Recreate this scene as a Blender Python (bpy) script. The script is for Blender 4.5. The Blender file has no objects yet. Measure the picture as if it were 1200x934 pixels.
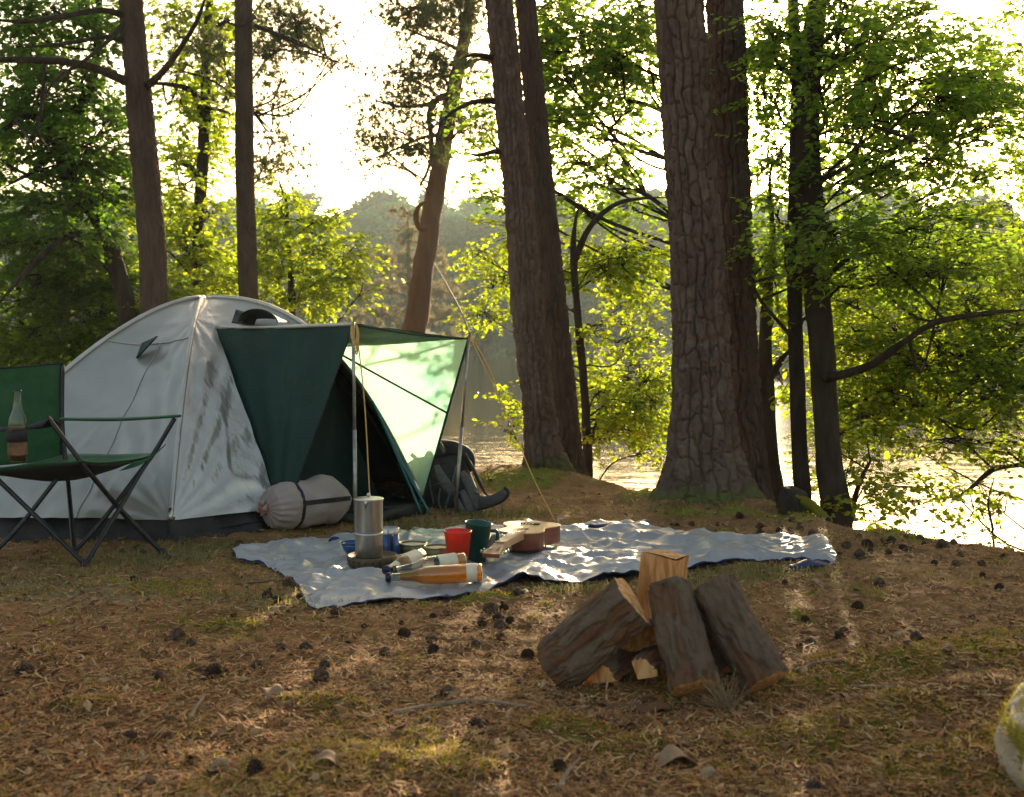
import bpy, math
import numpy as np
from mathutils import Vector, Matrix

scene = bpy.context.scene
R = math.radians
# ------------------------------------------------------------------ camera, sky, sun, exposure
CAM_H, FPX, PITCH = 0.95, 1300.0, math.atan(67 / 1300.0)
cam_data = bpy.data.cameras.new('camera')
cam = bpy.data.objects.new('camera', cam_data)
scene.collection.objects.link(cam)
cam.location = (0, 0, CAM_H)
cam.rotation_euler = (R(90) - PITCH, 0, 0)
cam_data.sensor_width = 36
cam_data.lens = 36 * FPX / 1200
cam_data.clip_start, cam_data.clip_end = 0.05, 2000
cam_data.dof.use_dof = True
cam_data.dof.focus_distance = 5.0
cam_data.dof.aperture_fstop = 4.5
scene.camera = cam

SUN_EL, SUN_AZ = R(11.5), R(12.5)
world = bpy.data.worlds.new('World')
scene.world = world
world.use_nodes = True
wn = world.node_tree
for n in list(wn.nodes):
    wn.nodes.remove(n)
wo = wn.nodes.new('ShaderNodeOutputWorld')
bg = wn.nodes.new('ShaderNodeBackground')
sky = wn.nodes.new('ShaderNodeTexSky')
sky.sky_type = 'NISHITA'
sky.sun_disc = False
sky.sun_elevation = SUN_EL
sky.sun_rotation = SUN_AZ
sky.air_density, sky.dust_density, sky.ozone_density = 1.0, 5.0, 0.6
bg.inputs['Strength'].default_value = 0.15
tint = wn.nodes.new('ShaderNodeMix')          # golden evening air
tint.data_type, tint.blend_type = 'RGBA', 'MULTIPLY'
tint.inputs[0].default_value = 1
tint.inputs[7].default_value = (1.0, .93, .81, 1)
wn.links.new(sky.outputs[0], tint.inputs[6])
wn.links.new(tint.outputs[2], bg.inputs['Color'])
wn.links.new(bg.outputs[0], wo.inputs['Surface'])

sl = bpy.data.lights.new('sun', 'SUN')
sl.energy = 5.0
sl.angle = R(0.6)
sl.color = (1.0, 0.80, 0.52)
sun = bpy.data.objects.new('sun', sl)
scene.collection.objects.link(sun)
sdir = Vector((math.sin(SUN_AZ) * math.cos(SUN_EL), math.cos(SUN_AZ) * math.cos(SUN_EL), math.sin(SUN_EL)))
sun.rotation_euler = sdir.to_track_quat('Z', 'Y').to_euler()
sun.location = (6, 20, 8)

scene.view_settings.view_transform = 'Standard'
scene.view_settings.look = 'None'
scene.view_settings.exposure = 1.62
scene.view_settings.gamma = 1.0
scene.view_settings.use_curve_mapping = False
scene.render.engine = 'CYCLES'
scene.cycles.use_denoising = True
scene.cycles.max_bounces = 8
scene.cycles.diffuse_bounces = 3
scene.cycles.glossy_bounces = 3
scene.cycles.transmission_bounces = 6
scene.cycles.volume_bounces = 0
scene.cycles.sample_clamp_indirect = 4.0
scene.cycles.caustics_reflective = False

# ------------------------------------------------------------------ maths helpers
rng = np.random.default_rng(7)
cP, sP = math.cos(PITCH), math.sin(PITCH)


def ray(px, py):
    a, b = (px - 600) / FPX, (467 - py) / FPX
    return np.array([a, cP + b * sP, -sP + b * cP])


def P(px, py, d):
    r = ray(px, py)
    return np.array([0, 0, CAM_H]) + r * (d / r[1])


def G(px, py, z=0.0):
    r = ray(px, py)
    return np.array([0, 0, CAM_H]) + r * ((z - CAM_H) / r[2])


def proj(p):
    x, y, z = p[0], p[1], p[2] - CAM_H
    f = y * cP - z * sP
    u = y * sP + z * cP
    return 600 + FPX * x / f, 467 - FPX * u / f


LAT = rng.random((64, 64, 64))


def vnoise(p):
    p = np.asarray(p, float)
    i = np.floor(p).astype(int)
    f = p - i
    f = f * f * (3 - 2 * f)
    out = 0
    for dx in (0, 1):
        wx = f[..., 0] if dx else 1 - f[..., 0]
        for dy in (0, 1):
            wy = f[..., 1] if dy else 1 - f[..., 1]
            for dz in (0, 1):
                wz = f[..., 2] if dz else 1 - f[..., 2]
                out = out + wx * wy * wz * LAT[(i[..., 0] + dx) & 63, (i[..., 1] + dy) & 63, (i[..., 2] + dz) & 63]
    return out


def fbm(p, o=3):
    p = np.asarray(p, float)
    s, a, t = 0, 1.0, 0
    for k in range(o):
        s = s + a * vnoise(p * 2 ** k + 11.3 * k)
        t += a
        a *= .5
    return s / t


def sstep(a, b, x):
    t = np.clip((x - a) / (b - a), 0, 1)
    return t * t * (3 - 2 * t)


# ------------------------------------------------------------------ object helpers
COL = scene.collection


def mesh_np(name, v, f, smooth=True):
    """verts (n,3), faces (m,k) arrays, or a list of such face arrays"""
    me = bpy.data.meshes.new(name)
    v = np.asarray(v, np.float32)
    fl = f if isinstance(f, list) else [f]
    fl = [np.asarray(a, np.int32) for a in fl if len(a)]
    me.vertices.add(len(v))
    me.vertices.foreach_set('co', v.ravel())
    nl = sum(a.size for a in fl)
    nf = sum(len(a) for a in fl)
    me.loops.add(nl)
    me.loops.foreach_set('vertex_index', np.concatenate([a.ravel() for a in fl]))
    me.polygons.add(nf)
    tot = np.concatenate([np.full(len(a), a.shape[1], np.int32) for a in fl])
    st = np.concatenate([[0], np.cumsum(tot)[:-1]]).astype(np.int32)
    me.polygons.foreach_set('loop_start', st)
    me.polygons.foreach_set('loop_total', tot)
    me.update(calc_edges=True)
    me.validate(clean_customdata=False)
    me.polygons.foreach_set('use_smooth', np.full(len(me.polygons), smooth))
    return me


class MB:
    """collects shapes into one mesh"""
    def __init__(s):
        s.v, s.f, s.n = [], [], 0

    def add(s, v, f):
        v = np.asarray(v, float).reshape(-1, 3)
        for a in (f if isinstance(f, list) else [f]):
            a = np.asarray(a, int)
            if len(a):
                s.f.append(a + s.n)
        s.v.append(v)
        s.n += len(v)
        return s

    def mesh(s, name, smooth=True):
        by = {}
        for a in s.f:
            by.setdefault(a.shape[1], []).append(a)
        return mesh_np(name, np.concatenate(s.v), [np.concatenate(x) for x in by.values()], smooth)

    def build(s, name, mat, parent=None, smooth=True, loc=None):
        off = np.array(parent.location) if parent is not None else (np.array(loc) if loc is not None else np.zeros(3))
        if parent is not None and parent.parent is not None:
            off = np.array(parent.parent.location)
        s.v = [a - off for a in s.v]
        o = bpy.data.objects.new(name, s.mesh(name, smooth))
        o.data.materials.append(mat)
        COL.objects.link(o)
        if parent is not None:
            o.parent = parent
        elif loc is not None:
            o.location = loc
        return o


def tag(o, label=None, cat=None, group=None, kind=None):
    for k, x in (('label', label), ('category', cat), ('group', group), ('kind', kind)):
        if x:
            o[k] = x
    return o


def thing(name, label, cat, loc, group=None):
    o = bpy.data.objects.new(name, None)
    o.empty_display_size = .05
    COL.objects.link(o)
    o.location = [float(c) for c in loc]
    return tag(o, label, cat, group)


def dup(root, loc, rot=(0, 0, 0), sc=1.0, label=None):
    r = root.copy()
    COL.objects.link(r)
    r.location = [float(c) for c in loc]
    r.rotation_euler = rot
    r.scale = (sc, sc, sc)
    if label:
        r['label'] = label
    for ch in root.children:
        c = ch.copy()
        COL.objects.link(c)
        c.parent = r
        for g in ch.children:
            d = g.copy()
            COL.objects.link(d)
            d.parent = c
    return r


def smooth_path(pts, n):
    """Catmull-Rom resample of (k,m) points to n"""
    p = np.asarray(pts, float)
    if len(p) == 2:
        t = np.linspace(0, 1, n)[:, None]
        return p[0] * (1 - t) + p[1] * t
    q = np.vstack([2 * p[0] - p[1], p, 2 * p[-1] - p[-2]])
    seg = np.linalg.norm(np.diff(p[:, :3], axis=0), axis=1)
    cum = np.concatenate([[0], np.cumsum(seg)])
    u = np.linspace(0, cum[-1], n)
    k = np.clip(np.searchsorted(cum, u, side='right') - 1, 0, len(p) - 2)
    t = ((u - cum[k]) / np.maximum(seg[k], 1e-9))[:, None]
    a, b, c, d = q[k], q[k + 1], q[k + 2], q[k + 3]
    return .5 * (2 * b + (c - a) * t + (2 * a - 5 * b + 4 * c - d) * t ** 2 + (3 * b - a - 3 * c + d) * t ** 3)


def frames(p, up=(0.13, 0.31, 0.94)):
    T = np.gradient(p, axis=0)
    T /= np.linalg.norm(T, axis=1)[:, None] + 1e-12
    A = np.zeros_like(p)
    u = np.array(up, float)
    for i in range(len(p)):
        a = u - T[i] * np.dot(u, T[i])
        if np.linalg.norm(a) < 1e-3:
            a = np.cross(T[i], (1, 0, 0))
        A[i] = a / np.linalg.norm(a)
        u = A[i] if i else A[i]
    B = np.cross(T, A)
    return T, A, B


def grid_faces(nu, nv, wrap=False):
    """nu rings of nv verts"""
    i = np.arange(nu - 1)[:, None]
    j = np.arange(nv if wrap else nv - 1)[None, :]
    j2 = (j + 1) % nv
    return np.stack(np.broadcast_arrays(i * nv + j, i * nv + j2, (i + 1) * nv + j2, (i + 1) * nv + j), -1).reshape(-1, 4)


def tube(mb, pts, rad, sides=8, n=None, cap=True, flat=1.0, up=(0.13, 0.31, 0.94), wob=0):
    """pts (k,3); rad scalar or list; flat = thickness ratio along the up axis"""
    pts = np.asarray(pts, float)
    rad = np.full(len(pts), rad, float) if np.isscalar(rad) else np.asarray(rad, float)
    if n is None:
        n = len(pts) if len(pts) == 2 else len(pts) * 4
    q = smooth_path(np.column_stack([pts, rad]), n)
    p, r = q[:, :3], np.maximum(q[:, 3], 1e-4)
    T, A, B = frames(p, up)
    th = np.arange(sides) / sides * 2 * math.pi
    c, s_ = np.cos(th), np.sin(th)
    rr = r[:, None] * np.ones(sides)
    if wob:
        rr = rr * (1 + wob * (vnoise(np.stack(np.broadcast_arrays(p[:, None, 0] * 6 + c * 1.3, p[:, None, 2] * 6 + s_ * 1.3, p[:, None, 1] * 6), -1)) - .5))
    v = p[:, None, :] + rr[..., None] * (c[None, :, None] * B[:, None, :] + flat * s_[None, :, None] * A[:, None, :])
    f = [grid_faces(n, sides, True)]
    vv = v.reshape(-1, 3)
    if cap:
        vv = np.vstack([vv, p[0], p[-1]])
        j = np.arange(sides)
        a, b = n * sides, n * sides + 1
        f.append(np.stack([np.full(sides, a), (j + 1) % sides, j], -1))
        f.append(np.stack([np.full(sides, b), (n - 1) * sides + j, (n - 1) * sides + (j + 1) % sides], -1))
    mb.add(vv, f)
    return mb


def lathe(mb, prof, origin=(0, 0, 0), axis=(0, 0, 1), sides=32, fn=None):
    """prof: (r,z) list; revolve about axis from origin"""
    a = np.array(axis, float)
    a /= np.linalg.norm(a)
    t = np.array([1, 0, 0]) if abs(a[0]) < .8 else np.array([0, 1, 0])
    u = np.cross(a, t)
    u /= np.linalg.norm(u)
    w = np.cross(a, u)
    th = np.arange(sides) / sides * 2 * math.pi
    pr = np.asarray(prof, float)
    v = (np.array(origin) + pr[:, None, 1:2] * a + pr[:, None, 0:1] * (np.cos(th)[None, :, None] * u + np.sin(th)[None, :, None] * w))
    mb.add(v.reshape(-1, 3), grid_faces(len(pr), sides, True))
    return mb


def box(mb, c, sx, sy, sz, rot=None):
    v = np.array([[x, y, z] for x in (-.5, .5) for y in (-.5, .5) for z in (-.5, .5)]) * (sx, sy, sz)
    if rot is not None:
        v = v @ np.array(rot).T
    mb.add(v + np.array(c), np.array([[0, 1, 3, 2], [4, 6, 7, 5], [0, 4, 5, 1], [2, 3, 7, 6], [0, 2, 6, 4], [1, 5, 7, 3]]))
    return mb


def rotz(a):
    return np.array([[math.cos(a), -math.sin(a), 0], [math.sin(a), math.cos(a), 0], [0, 0, 1]])


def sheet(mb, fn, nu, nv, thick=0.0):
    """fn(U,V)->(...,3) surface on the unit square; with thickness a closed slab"""
    U, V = np.meshgrid(np.linspace(0, 1, nu), np.linspace(0, 1, nv), indexing='ij')
    p = fn(U, V)
    if not thick:
        mb.add(p.reshape(-1, 3), grid_faces(nu, nv))
        return mb
    n = np.cross(np.gradient(p, axis=0), np.gradient(p, axis=1))
    n /= np.linalg.norm(n, axis=-1)[..., None] + 1e-12
    q = p - n * thick
    k = nu * nv
    f = grid_faces(nu, nv)
    e = np.concatenate([np.arange(nv), np.arange(1, nu) * nv + nv - 1, (nu - 1) * nv + np.arange(nv - 2, -1, -1), np.arange(nu - 2, 0, -1) * nv])
    e2 = np.roll(e, -1)
    mb.add(np.vstack([p.reshape(-1, 3), q.reshape(-1, 3)]), [f, f[:, ::-1] + k, np.stack([e, e + k, e2 + k, e2], -1)])
    return mb


# ------------------------------------------------------------------ materials
def mat(name, base, rough=.7, metal=0, col2=None, nscale=8, nstretch=(1, 1, 1), lo=.35, hi=.65, bump=None, island=None,
        trans=None, coat=0, ior=1.45, transmission=0, attr=None, spec=.5, wave=None, sss=0, detail=6, sheen=0, trans_fac=.5):
    m = bpy.data.materials.new(name)
    m.use_nodes = True
    nt = m.node_tree
    for n in list(nt.nodes):
        nt.nodes.remove(n)
    L = nt.links.new

    def nn(t, **k):
        x = nt.nodes.new(t)
        for a, b in k.items():
            setattr(x, a, b)
        return x
    out = nn('ShaderNodeOutputMaterial')
    bs = nn('ShaderNodeBsdfPrincipled')
    bs.inputs['Roughness'].default_value = rough
    bs.inputs['Metallic'].default_value = metal
    bs.inputs['IOR'].default_value = ior
    bs.inputs['Transmission Weight'].default_value = transmission
    bs.inputs['Coat Weight'].default_value = coat
    bs.inputs['Specular IOR Level'].default_value = spec
    bs.inputs['Sheen Weight'].default_value = sheen
    tc = nn('ShaderNodeTexCoord')
    mp = nn('ShaderNodeMapping')
    mp.inputs['Scale'].default_value = nstretch
    L(tc.outputs['Object'], mp.inputs['Vector'])
    colsock = None

    def rgb(c):
        x = nn('ShaderNodeRGB')
        x.outputs[0].default_value = (*c, 1)
        return x.outputs[0]

    def mixc(f, a, b, bt='MIX'):
        x = nn('ShaderNodeMix', data_type='RGBA', blend_type=bt)
        if hasattr(f, 'links') or hasattr(f, 'is_linked'):
            L(f, x.inputs[0])
        else:
            x.inputs[0].default_value = f
        L(a, x.inputs[6])
        L(b, x.inputs[7])
        return x.outputs[2]

    def noise(scale, det=detail):
        x = nn('ShaderNodeTexNoise')
        x.inputs['Scale'].default_value = scale
        x.inputs['Detail'].default_value = det
        L(mp.outputs[0], x.inputs['Vector'])
        return x.outputs['Fac']

    def rng_(s, a, b, c=0., d=1.):
        x = nn('ShaderNodeMapRange')
        L(s, x.inputs[0])
        for i, q in enumerate((a, b, c, d)):
            x.inputs[i + 1].default_value = q
        return x.outputs[0]
    colsock = rgb(base)
    if col2:
        colsock = mixc(rng_(noise(nscale), lo, hi), colsock, rgb(col2))
    if wave:  # (scale, colour, distortion, axis)
        w = nn('ShaderNodeTexWave', bands_direction=wave[3])
        w.inputs['Scale'].default_value = wave[0]
        w.inputs['Distortion'].default_value = wave[2]
        w.inputs['Detail'].default_value = 3
        L(mp.outputs[0], w.inputs['Vector'])
        colsock = mixc(rng_(w.outputs['Fac'], .3, 1, 0, .8), colsock, rgb(wave[1]))
    if attr:  # list of (name, colour, lo, hi)
        for (an, c, a, b) in attr:
            at = nn('ShaderNodeAttribute', attribute_name=an)
            colsock = mixc(rng_(at.outputs['Fac'], a, b), colsock, rgb(c))
    if island:  # list of colours picked per island
        g = nn('ShaderNodeNewGeometry')
        cr = nn('ShaderNodeValToRGB')
        el = cr.color_ramp.elements
        k = len(island)
        el[0].position, el[0].color = 0, (*island[0], 1)
        el[1].position, el[1].color = 1, (*island[-1], 1)
        for i, c in enumerate(island[1:-1]):
            e = el.new((i + 1) / (k - 1))
            e.color = (*c, 1)
        L(g.outputs['Random Per Island'], cr.inputs[0])
        colsock = cr.outputs[0]
    L(colsock, bs.inputs['Base Color'])
    shader = bs.outputs[0]
    if bump:
        last = None
        for (sc_, st, di) in (bump if isinstance(bump, list) else [bump]):
            b = nn('ShaderNodeBump')
            b.inputs['Strength'].default_value = st
            b.inputs['Distance'].default_value = di
            L(noise(sc_, 5), b.inputs['Height'])
            if last:
                L(last, b.inputs['Normal'])
            last = b.outputs[0]
        L(last, bs.inputs['Normal'])
    if trans:
        tr = nn('ShaderNodeBsdfTranslucent')
        tint = mixc(1.0, colsock, rgb(trans), 'MULTIPLY')
        if bump:
            L(last, tr.inputs['Normal'])
        L(tint, tr.inputs['Color'])
        mx = nn('ShaderNodeMixShader')
        mx.inputs[0].default_value = trans_fac
        L(shader, mx.inputs[1])
        L(tr.outputs[0], mx.inputs[2])
        shader = mx.outputs[0]
    L(shader, out.inputs['Surface'])
    return m


M = {}
M['ground'] = mat('forest_floor', (.17, .085, .036), .95, col2=(.29, .165, .072), nscale=3.2, bump=[(30, .8, .012), (140, .8, .004)], spec=.15, detail=10,
                  attr=[('moss', (.16, .17, .03), .2, .6), ('straw', (.21, .17, .085), .3, .8)])
M['needle_litter'] = mat('needle_litter', (0, 0, 0), .85, island=[(.05, .022, .010), (.24, .10, .034), (.44, .22, .078), (.30, .135, .045), (.11, .046, .018), (.58, .38, .17), (.40, .15, .040)], spec=.2)
M['chips'] = mat('chips', (0, 0, 0), .85, island=[(.05, .026, .015), (.20, .095, .042), (.33, .17, .075), (.08, .042, .022), (.42, .27, .14), (.30, .12, .045)], spec=.2)
M['moss'] = mat('moss', (0, 0, 0), .9, island=[(.24, .21, .02), (.36, .32, .03), (.17, .16, .02), (.46, .39, .05)], trans=(1.2, 1.2, .7), spec=.2)
M['grass'] = mat('grass', (0, 0, 0), .7, island=[(.16, .17, .05), (.26, .22, .10), (.10, .13, .035), (.33, .28, .15), (.13, .15, .04)], trans=(1.3, 1.3, .8), spec=.3)
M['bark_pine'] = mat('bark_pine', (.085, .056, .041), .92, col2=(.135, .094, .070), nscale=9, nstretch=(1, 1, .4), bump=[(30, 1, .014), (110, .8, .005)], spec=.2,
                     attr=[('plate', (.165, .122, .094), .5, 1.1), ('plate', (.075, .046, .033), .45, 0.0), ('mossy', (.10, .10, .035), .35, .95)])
M['bark_shade'] = mat('bark_pine_shaded', (.060, .041, .031), .92, col2=(.098, .068, .051), nscale=9, nstretch=(1, 1, .4), bump=[(30, .9, .014), (110, .8, .005)], spec=.15,
                      attr=[('plate', (.095, .066, .050), .5, 1.1), ('mossy', (.10, .10, .035), .35, .95)])  # darker copy of the pine bark, with the trunks' shade put into its colour
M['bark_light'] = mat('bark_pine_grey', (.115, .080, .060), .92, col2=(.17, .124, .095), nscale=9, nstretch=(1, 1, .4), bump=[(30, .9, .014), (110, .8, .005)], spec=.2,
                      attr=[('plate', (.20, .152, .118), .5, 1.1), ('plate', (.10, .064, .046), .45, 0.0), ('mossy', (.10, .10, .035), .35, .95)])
M['bark_red'] = mat('bark_red', (.13, .07, .045), .9, col2=(.20, .115, .072), nscale=5, nstretch=(1, 1, .3), bump=[(20, .8, .02)], spec=.2)
M['bark_dark'] = mat('bark_dark', (.030, .022, .017), .92, col2=(.055, .042, .031), nscale=14, nstretch=(1, 1, .3), bump=[(16, 1, .03), (60, .9, .01)], spec=.15)
M['bark_log'] = mat('bark_log', (.075, .048, .031), .92, col2=(.145, .098, .065), nscale=13, bump=[(22, .9, .01), (75, .9, .005)], spec=.2,
                    attr=[('plate', (.145, .10, .068), .7, 1.2), ('plate', (.14, .068, .035), .4, 0.0)])
M['wood_cut'] = mat('wood_cut', (.40, .17, .05), .8, col2=(.60, .33, .13), nscale=26, nstretch=(2.5, 2.5, .3), lo=.42, hi=.58, bump=[(60, .6, .003), (14, .5, .008)])
M['leaf_bright'] = mat('leaf_bright', (0, 0, 0), .5, island=[(.065, .108, .012), (.10, .15, .014), (.14, .178, .016), (.045, .08, .012), (.185, .205, .02)], trans=(4.6, 4.3, 1.6), trans_fac=.62)
M['leaf_mid'] = mat('leaf_mid', (0, 0, 0), .5, island=[(.036, .068, .013), (.058, .10, .016), (.085, .125, .017), (.04, .075, .014)], trans=(5.0, 4.8, 2.0), trans_fac=.6)
M['leaf_dark'] = mat('leaf_dark', (0, 0, 0), .5, island=[(.028, .062, .014), (.042, .088, .016), (.06, .115, .018)], trans=(4.4, 4.2, 1.8), trans_fac=.58)
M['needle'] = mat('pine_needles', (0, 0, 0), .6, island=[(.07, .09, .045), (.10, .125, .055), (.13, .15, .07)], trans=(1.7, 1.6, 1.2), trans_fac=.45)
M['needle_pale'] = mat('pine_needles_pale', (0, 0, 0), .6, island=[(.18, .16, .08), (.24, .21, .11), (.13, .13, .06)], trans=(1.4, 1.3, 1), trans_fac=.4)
M['leaf_far'] = mat('leaf_far', (0, 0, 0), .7, island=[(.04, .11, .055), (.055, .135, .065), (.075, .15, .07)], trans=(1.3, 1.4, 1.1), trans_fac=.3)
M['silver'] = mat('silver_fabric', (.39, .365, .325), .34, .5, col2=(.45, .425, .38), nscale=5, bump=[(7, .25, .02), (30, .15, .006)])
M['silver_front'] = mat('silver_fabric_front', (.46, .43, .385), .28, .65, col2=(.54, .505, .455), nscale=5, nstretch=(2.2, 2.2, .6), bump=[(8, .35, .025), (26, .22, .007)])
M['blanket'] = mat('foil_blanket', (.29, .29, .30), .44, .3, col2=(.37, .37, .37), nscale=6, bump=[(9, .35, .02), (34, .25, .005)])
M['navy'] = mat('navy_fabric', (.010, .018, .055), .6, col2=(.016, .032, .11), nscale=9, bump=[(50, .4, .004)])
M['tub'] = mat('tub_fabric', (.011, .011, .010), .6, col2=(.022, .022, .020), nscale=6, bump=[(16, .6, .02), (60, .4, .006)])
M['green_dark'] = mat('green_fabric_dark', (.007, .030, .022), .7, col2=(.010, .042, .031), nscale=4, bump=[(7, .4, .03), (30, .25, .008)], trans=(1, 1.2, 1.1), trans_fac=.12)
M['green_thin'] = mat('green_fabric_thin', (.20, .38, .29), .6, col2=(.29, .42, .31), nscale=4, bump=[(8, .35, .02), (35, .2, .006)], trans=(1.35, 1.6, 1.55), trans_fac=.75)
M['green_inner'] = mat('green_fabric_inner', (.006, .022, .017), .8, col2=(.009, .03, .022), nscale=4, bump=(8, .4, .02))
M['teal'] = mat('teal_piping', (.02, .11, .12), .5, col2=(.03, .14, .14))
M['chair_green'] = mat('chair_green', (.014, .085, .027), .62, col2=(.022, .115, .038), nscale=7, bump=[(9, .5, .03), (300, .3, .001)], sheen=.15, trans=(1.5, 1.5, 1), trans_fac=.12)
M['black_fabric'] = mat('black_fabric', (.012, .013, .013), .75, col2=(.022, .023, .022), nscale=12, bump=(60, .4, .004))
M['black_metal'] = mat('black_metal', (.015, .015, .016), .3, .3, col2=(.03, .028, .026), nscale=30)
M['steel_pole'] = mat('steel_pole', (.38, .37, .34), .4, .85, col2=(.25, .23, .2), nscale=30)
M['steel'] = mat('brushed_steel', (.55, .53, .48), .32, .9, col2=(.45, .42, .37), nscale=40, nstretch=(1, 1, .1))
M['rope'] = mat('yellow_rope', (.55, .30, .06), .8, col2=(.65, .42, .13), nscale=90, bump=(300, .6, .001))
M['rope_dark'] = mat('dark_cord', (.10, .08, .055), .8, col2=(.16, .13, .08), nscale=80)
M['taupe'] = mat('taupe_nylon', (.27, .205, .185), .62, col2=(.32, .25, .225), nscale=9, bump=[(14, .35, .012), (60, .25, .003)], sheen=.2)
M['red_lining'] = mat('red_lining', (.35, .12, .07), .7, col2=(.25, .08, .05))
M['grey_pad'] = mat('grey_padding', (.07, .068, .063), .8, col2=(.10, .098, .092), nscale=60, bump=(200, .5, .002))
M['pack'] = mat('pack_nylon', (.009, .009, .010), .75, col2=(.03, .03, .032), nscale=12, bump=[(18, .5, .015), (150, .3, .001)])
M['red'] = mat('red_plastic', (.72, .055, .022), .35, col2=(.66, .045, .02), nscale=12, trans=(1.2, .9, .8), trans_fac=.35)
M['mug_green'] = mat('green_plastic', (.006, .055, .04), .3, col2=(.008, .065, .045), nscale=10)
M['mug_blue'] = mat('blue_enamel', (.012, .06, .20), .3, col2=(.015, .075, .24), nscale=14, coat=.4)
M['tin'] = mat('tin_olive', (.13, .11, .045), .35, .6, col2=(.2, .16, .07), nscale=25)
M['tin_rim'] = mat('tin_rim', (.62, .58, .42), .3, .9, col2=(.5, .46, .33), nscale=30)
M['food'] = mat('tin_food', (.55, .42, .2), .7, col2=(.62, .52, .3), nscale=60, bump=(150, .6, .004))
M['basket'] = mat('brown_stove', (.075, .05, .028), .6, .3, col2=(.12, .08, .04), nscale=40, bump=(120, .5, .003))
M['board'] = mat('board_wood', (.50, .31, .17), .6, col2=(.58, .38, .22), nscale=6, nstretch=(1, 8, 1))
M['uke_top'] = mat('spruce_top', (.66, .44, .22), .35, col2=(.72, .50, .27), nscale=4, nstretch=(30, 1, 1), coat=.3)
M['uke_side'] = mat('mahogany_side', (.17, .045, .018), .3, col2=(.24, .066, .026), nscale=5, nstretch=(1, 1, 12), coat=.5)
M['uke_neck'] = mat('maple_neck', (.58, .36, .19), .4, col2=(.50, .30, .15), nscale=5, nstretch=(12, 2, 1), coat=.2)
M['uke_dark'] = mat('rosewood', (.04, .022, .014), .4, col2=(.06, .035, .02), nscale=20)
M['string'] = mat('nylon_string', (.6, .58, .52), .3, col2=(.55, .53, .48))
M['straw'] = mat('straw', (.42, .30, .16), .8, col2=(.30, .20, .10), nscale=60)
M['rock'] = mat('rock', (.30, .235, .16), .9, col2=(.44, .36, .26), nscale=9, bump=[(14, .8, .03), (70, .7, .008)], attr=[('mossy', (.24, .20, .03), .35, .7)])
M['cone'] = mat('pine_cone', (0, 0, 0), .85, island=[(.07, .042, .028), (.11, .066, .043), (.05, .032, .022), (.15, .095, .06)], spec=.2)
M['stick'] = mat('dry_stick', (.16, .105, .065), .9, col2=(.26, .19, .13), nscale=40, bump=(90, .6, .003))
M['dead_leaf'] = mat('dead_leaf', (.25, .155, .085), .8, col2=(.34, .23, .14), nscale=30, bump=(60, .5, .004), trans=(1.2, 1, .8), trans_fac=.2)
M['orange_leaf'] = mat('orange_leaf', (.55, .17, .04), .7, col2=(.5, .22, .06), nscale=30)
M['label_paper'] = mat('label_paper', (.72, .63, .47), .6, col2=(.62, .50, .34), nscale=26)
M['label_dark'] = mat('label_dark', (.10, .055, .03), .5, col2=(.28, .15, .07), nscale=18)
M['cap'] = mat('cap_navy', (.015, .018, .05), .3, .5, col2=(.02, .024, .06))


def glass(name, col, rough=0.02, vol=None):
    m = bpy.data.materials.new(name)
    m.use_nodes = True
    nt = m.node_tree
    b = nt.nodes['Principled BSDF']
    b.inputs['Base Color'].default_value = (*col, 1)
    b.inputs['Roughness'].default_value = rough
    b.inputs['Transmission Weight'].default_value = 1
    b.inputs['IOR'].default_value = 1.45
    nz = nt.nodes.new('ShaderNodeTexNoise')
    nz.inputs['Scale'].default_value = 40
    bp = nt.nodes.new('ShaderNodeBump')
    bp.inputs['Strength'].default_value = .1
    bp.inputs['Distance'].default_value = .002
    nt.links.new(nz.outputs['Fac'], bp.inputs['Height'])
    nt.links.new(bp.outputs[0], b.inputs['Normal'])
    return m


M['glass'] = glass('clear_glass', (.93, .95, .92))
M['amber'] = mat('amber_beer', (.95, .52, .03), .1, ior=1.36, transmission=.3, col2=(.9, .45, .02), nscale=20, trans=(1.3, 1.2, 1), trans_fac=.6)
M['brown_beer'] = mat('brown_beer', (.30, .12, .03), .1, ior=1.36, transmission=.6, col2=(.16, .06, .02), nscale=20, trans=(1, 1, 1), trans_fac=.3)

m = bpy.data.materials.new('lake_water')
m.use_nodes = True
nt = m.node_tree
b = nt.nodes['Principled BSDF']
b.inputs['Base Color'].default_value = (.045, .040, .022, 1)
b.inputs['Roughness'].default_value = .06
b.inputs['IOR'].default_value = 1.33
tc = nt.nodes.new('ShaderNodeTexCoord')
mp = nt.nodes.new('ShaderNodeMapping')
mp.inputs['Scale'].default_value = (.7, 1.6, 1)
nt.links.new(tc.outputs['Object'], mp.inputs['Vector'])
last = None
for sc_, st, di in ((1.2, .3, .03), (6, .3, .010), (22, .2, .003)):
    nz = nt.nodes.new('ShaderNodeTexNoise')
    nz.inputs['Scale'].default_value = sc_
    nz.inputs['Detail'].default_value = 3
    nt.links.new(mp.outputs[0], nz.inputs['Vector'])
    bp = nt.nodes.new('ShaderNodeBump')
    bp.inputs['Strength'].default_value = st
    bp.inputs['Distance'].default_value = di
    nt.links.new(nz.outputs['Fac'], bp.inputs['Height'])
    if last:
        nt.links.new(last, bp.inputs['Normal'])
    last = bp.outputs[0]
nt.links.new(last, b.inputs['Normal'])
M['water'] = m

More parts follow.
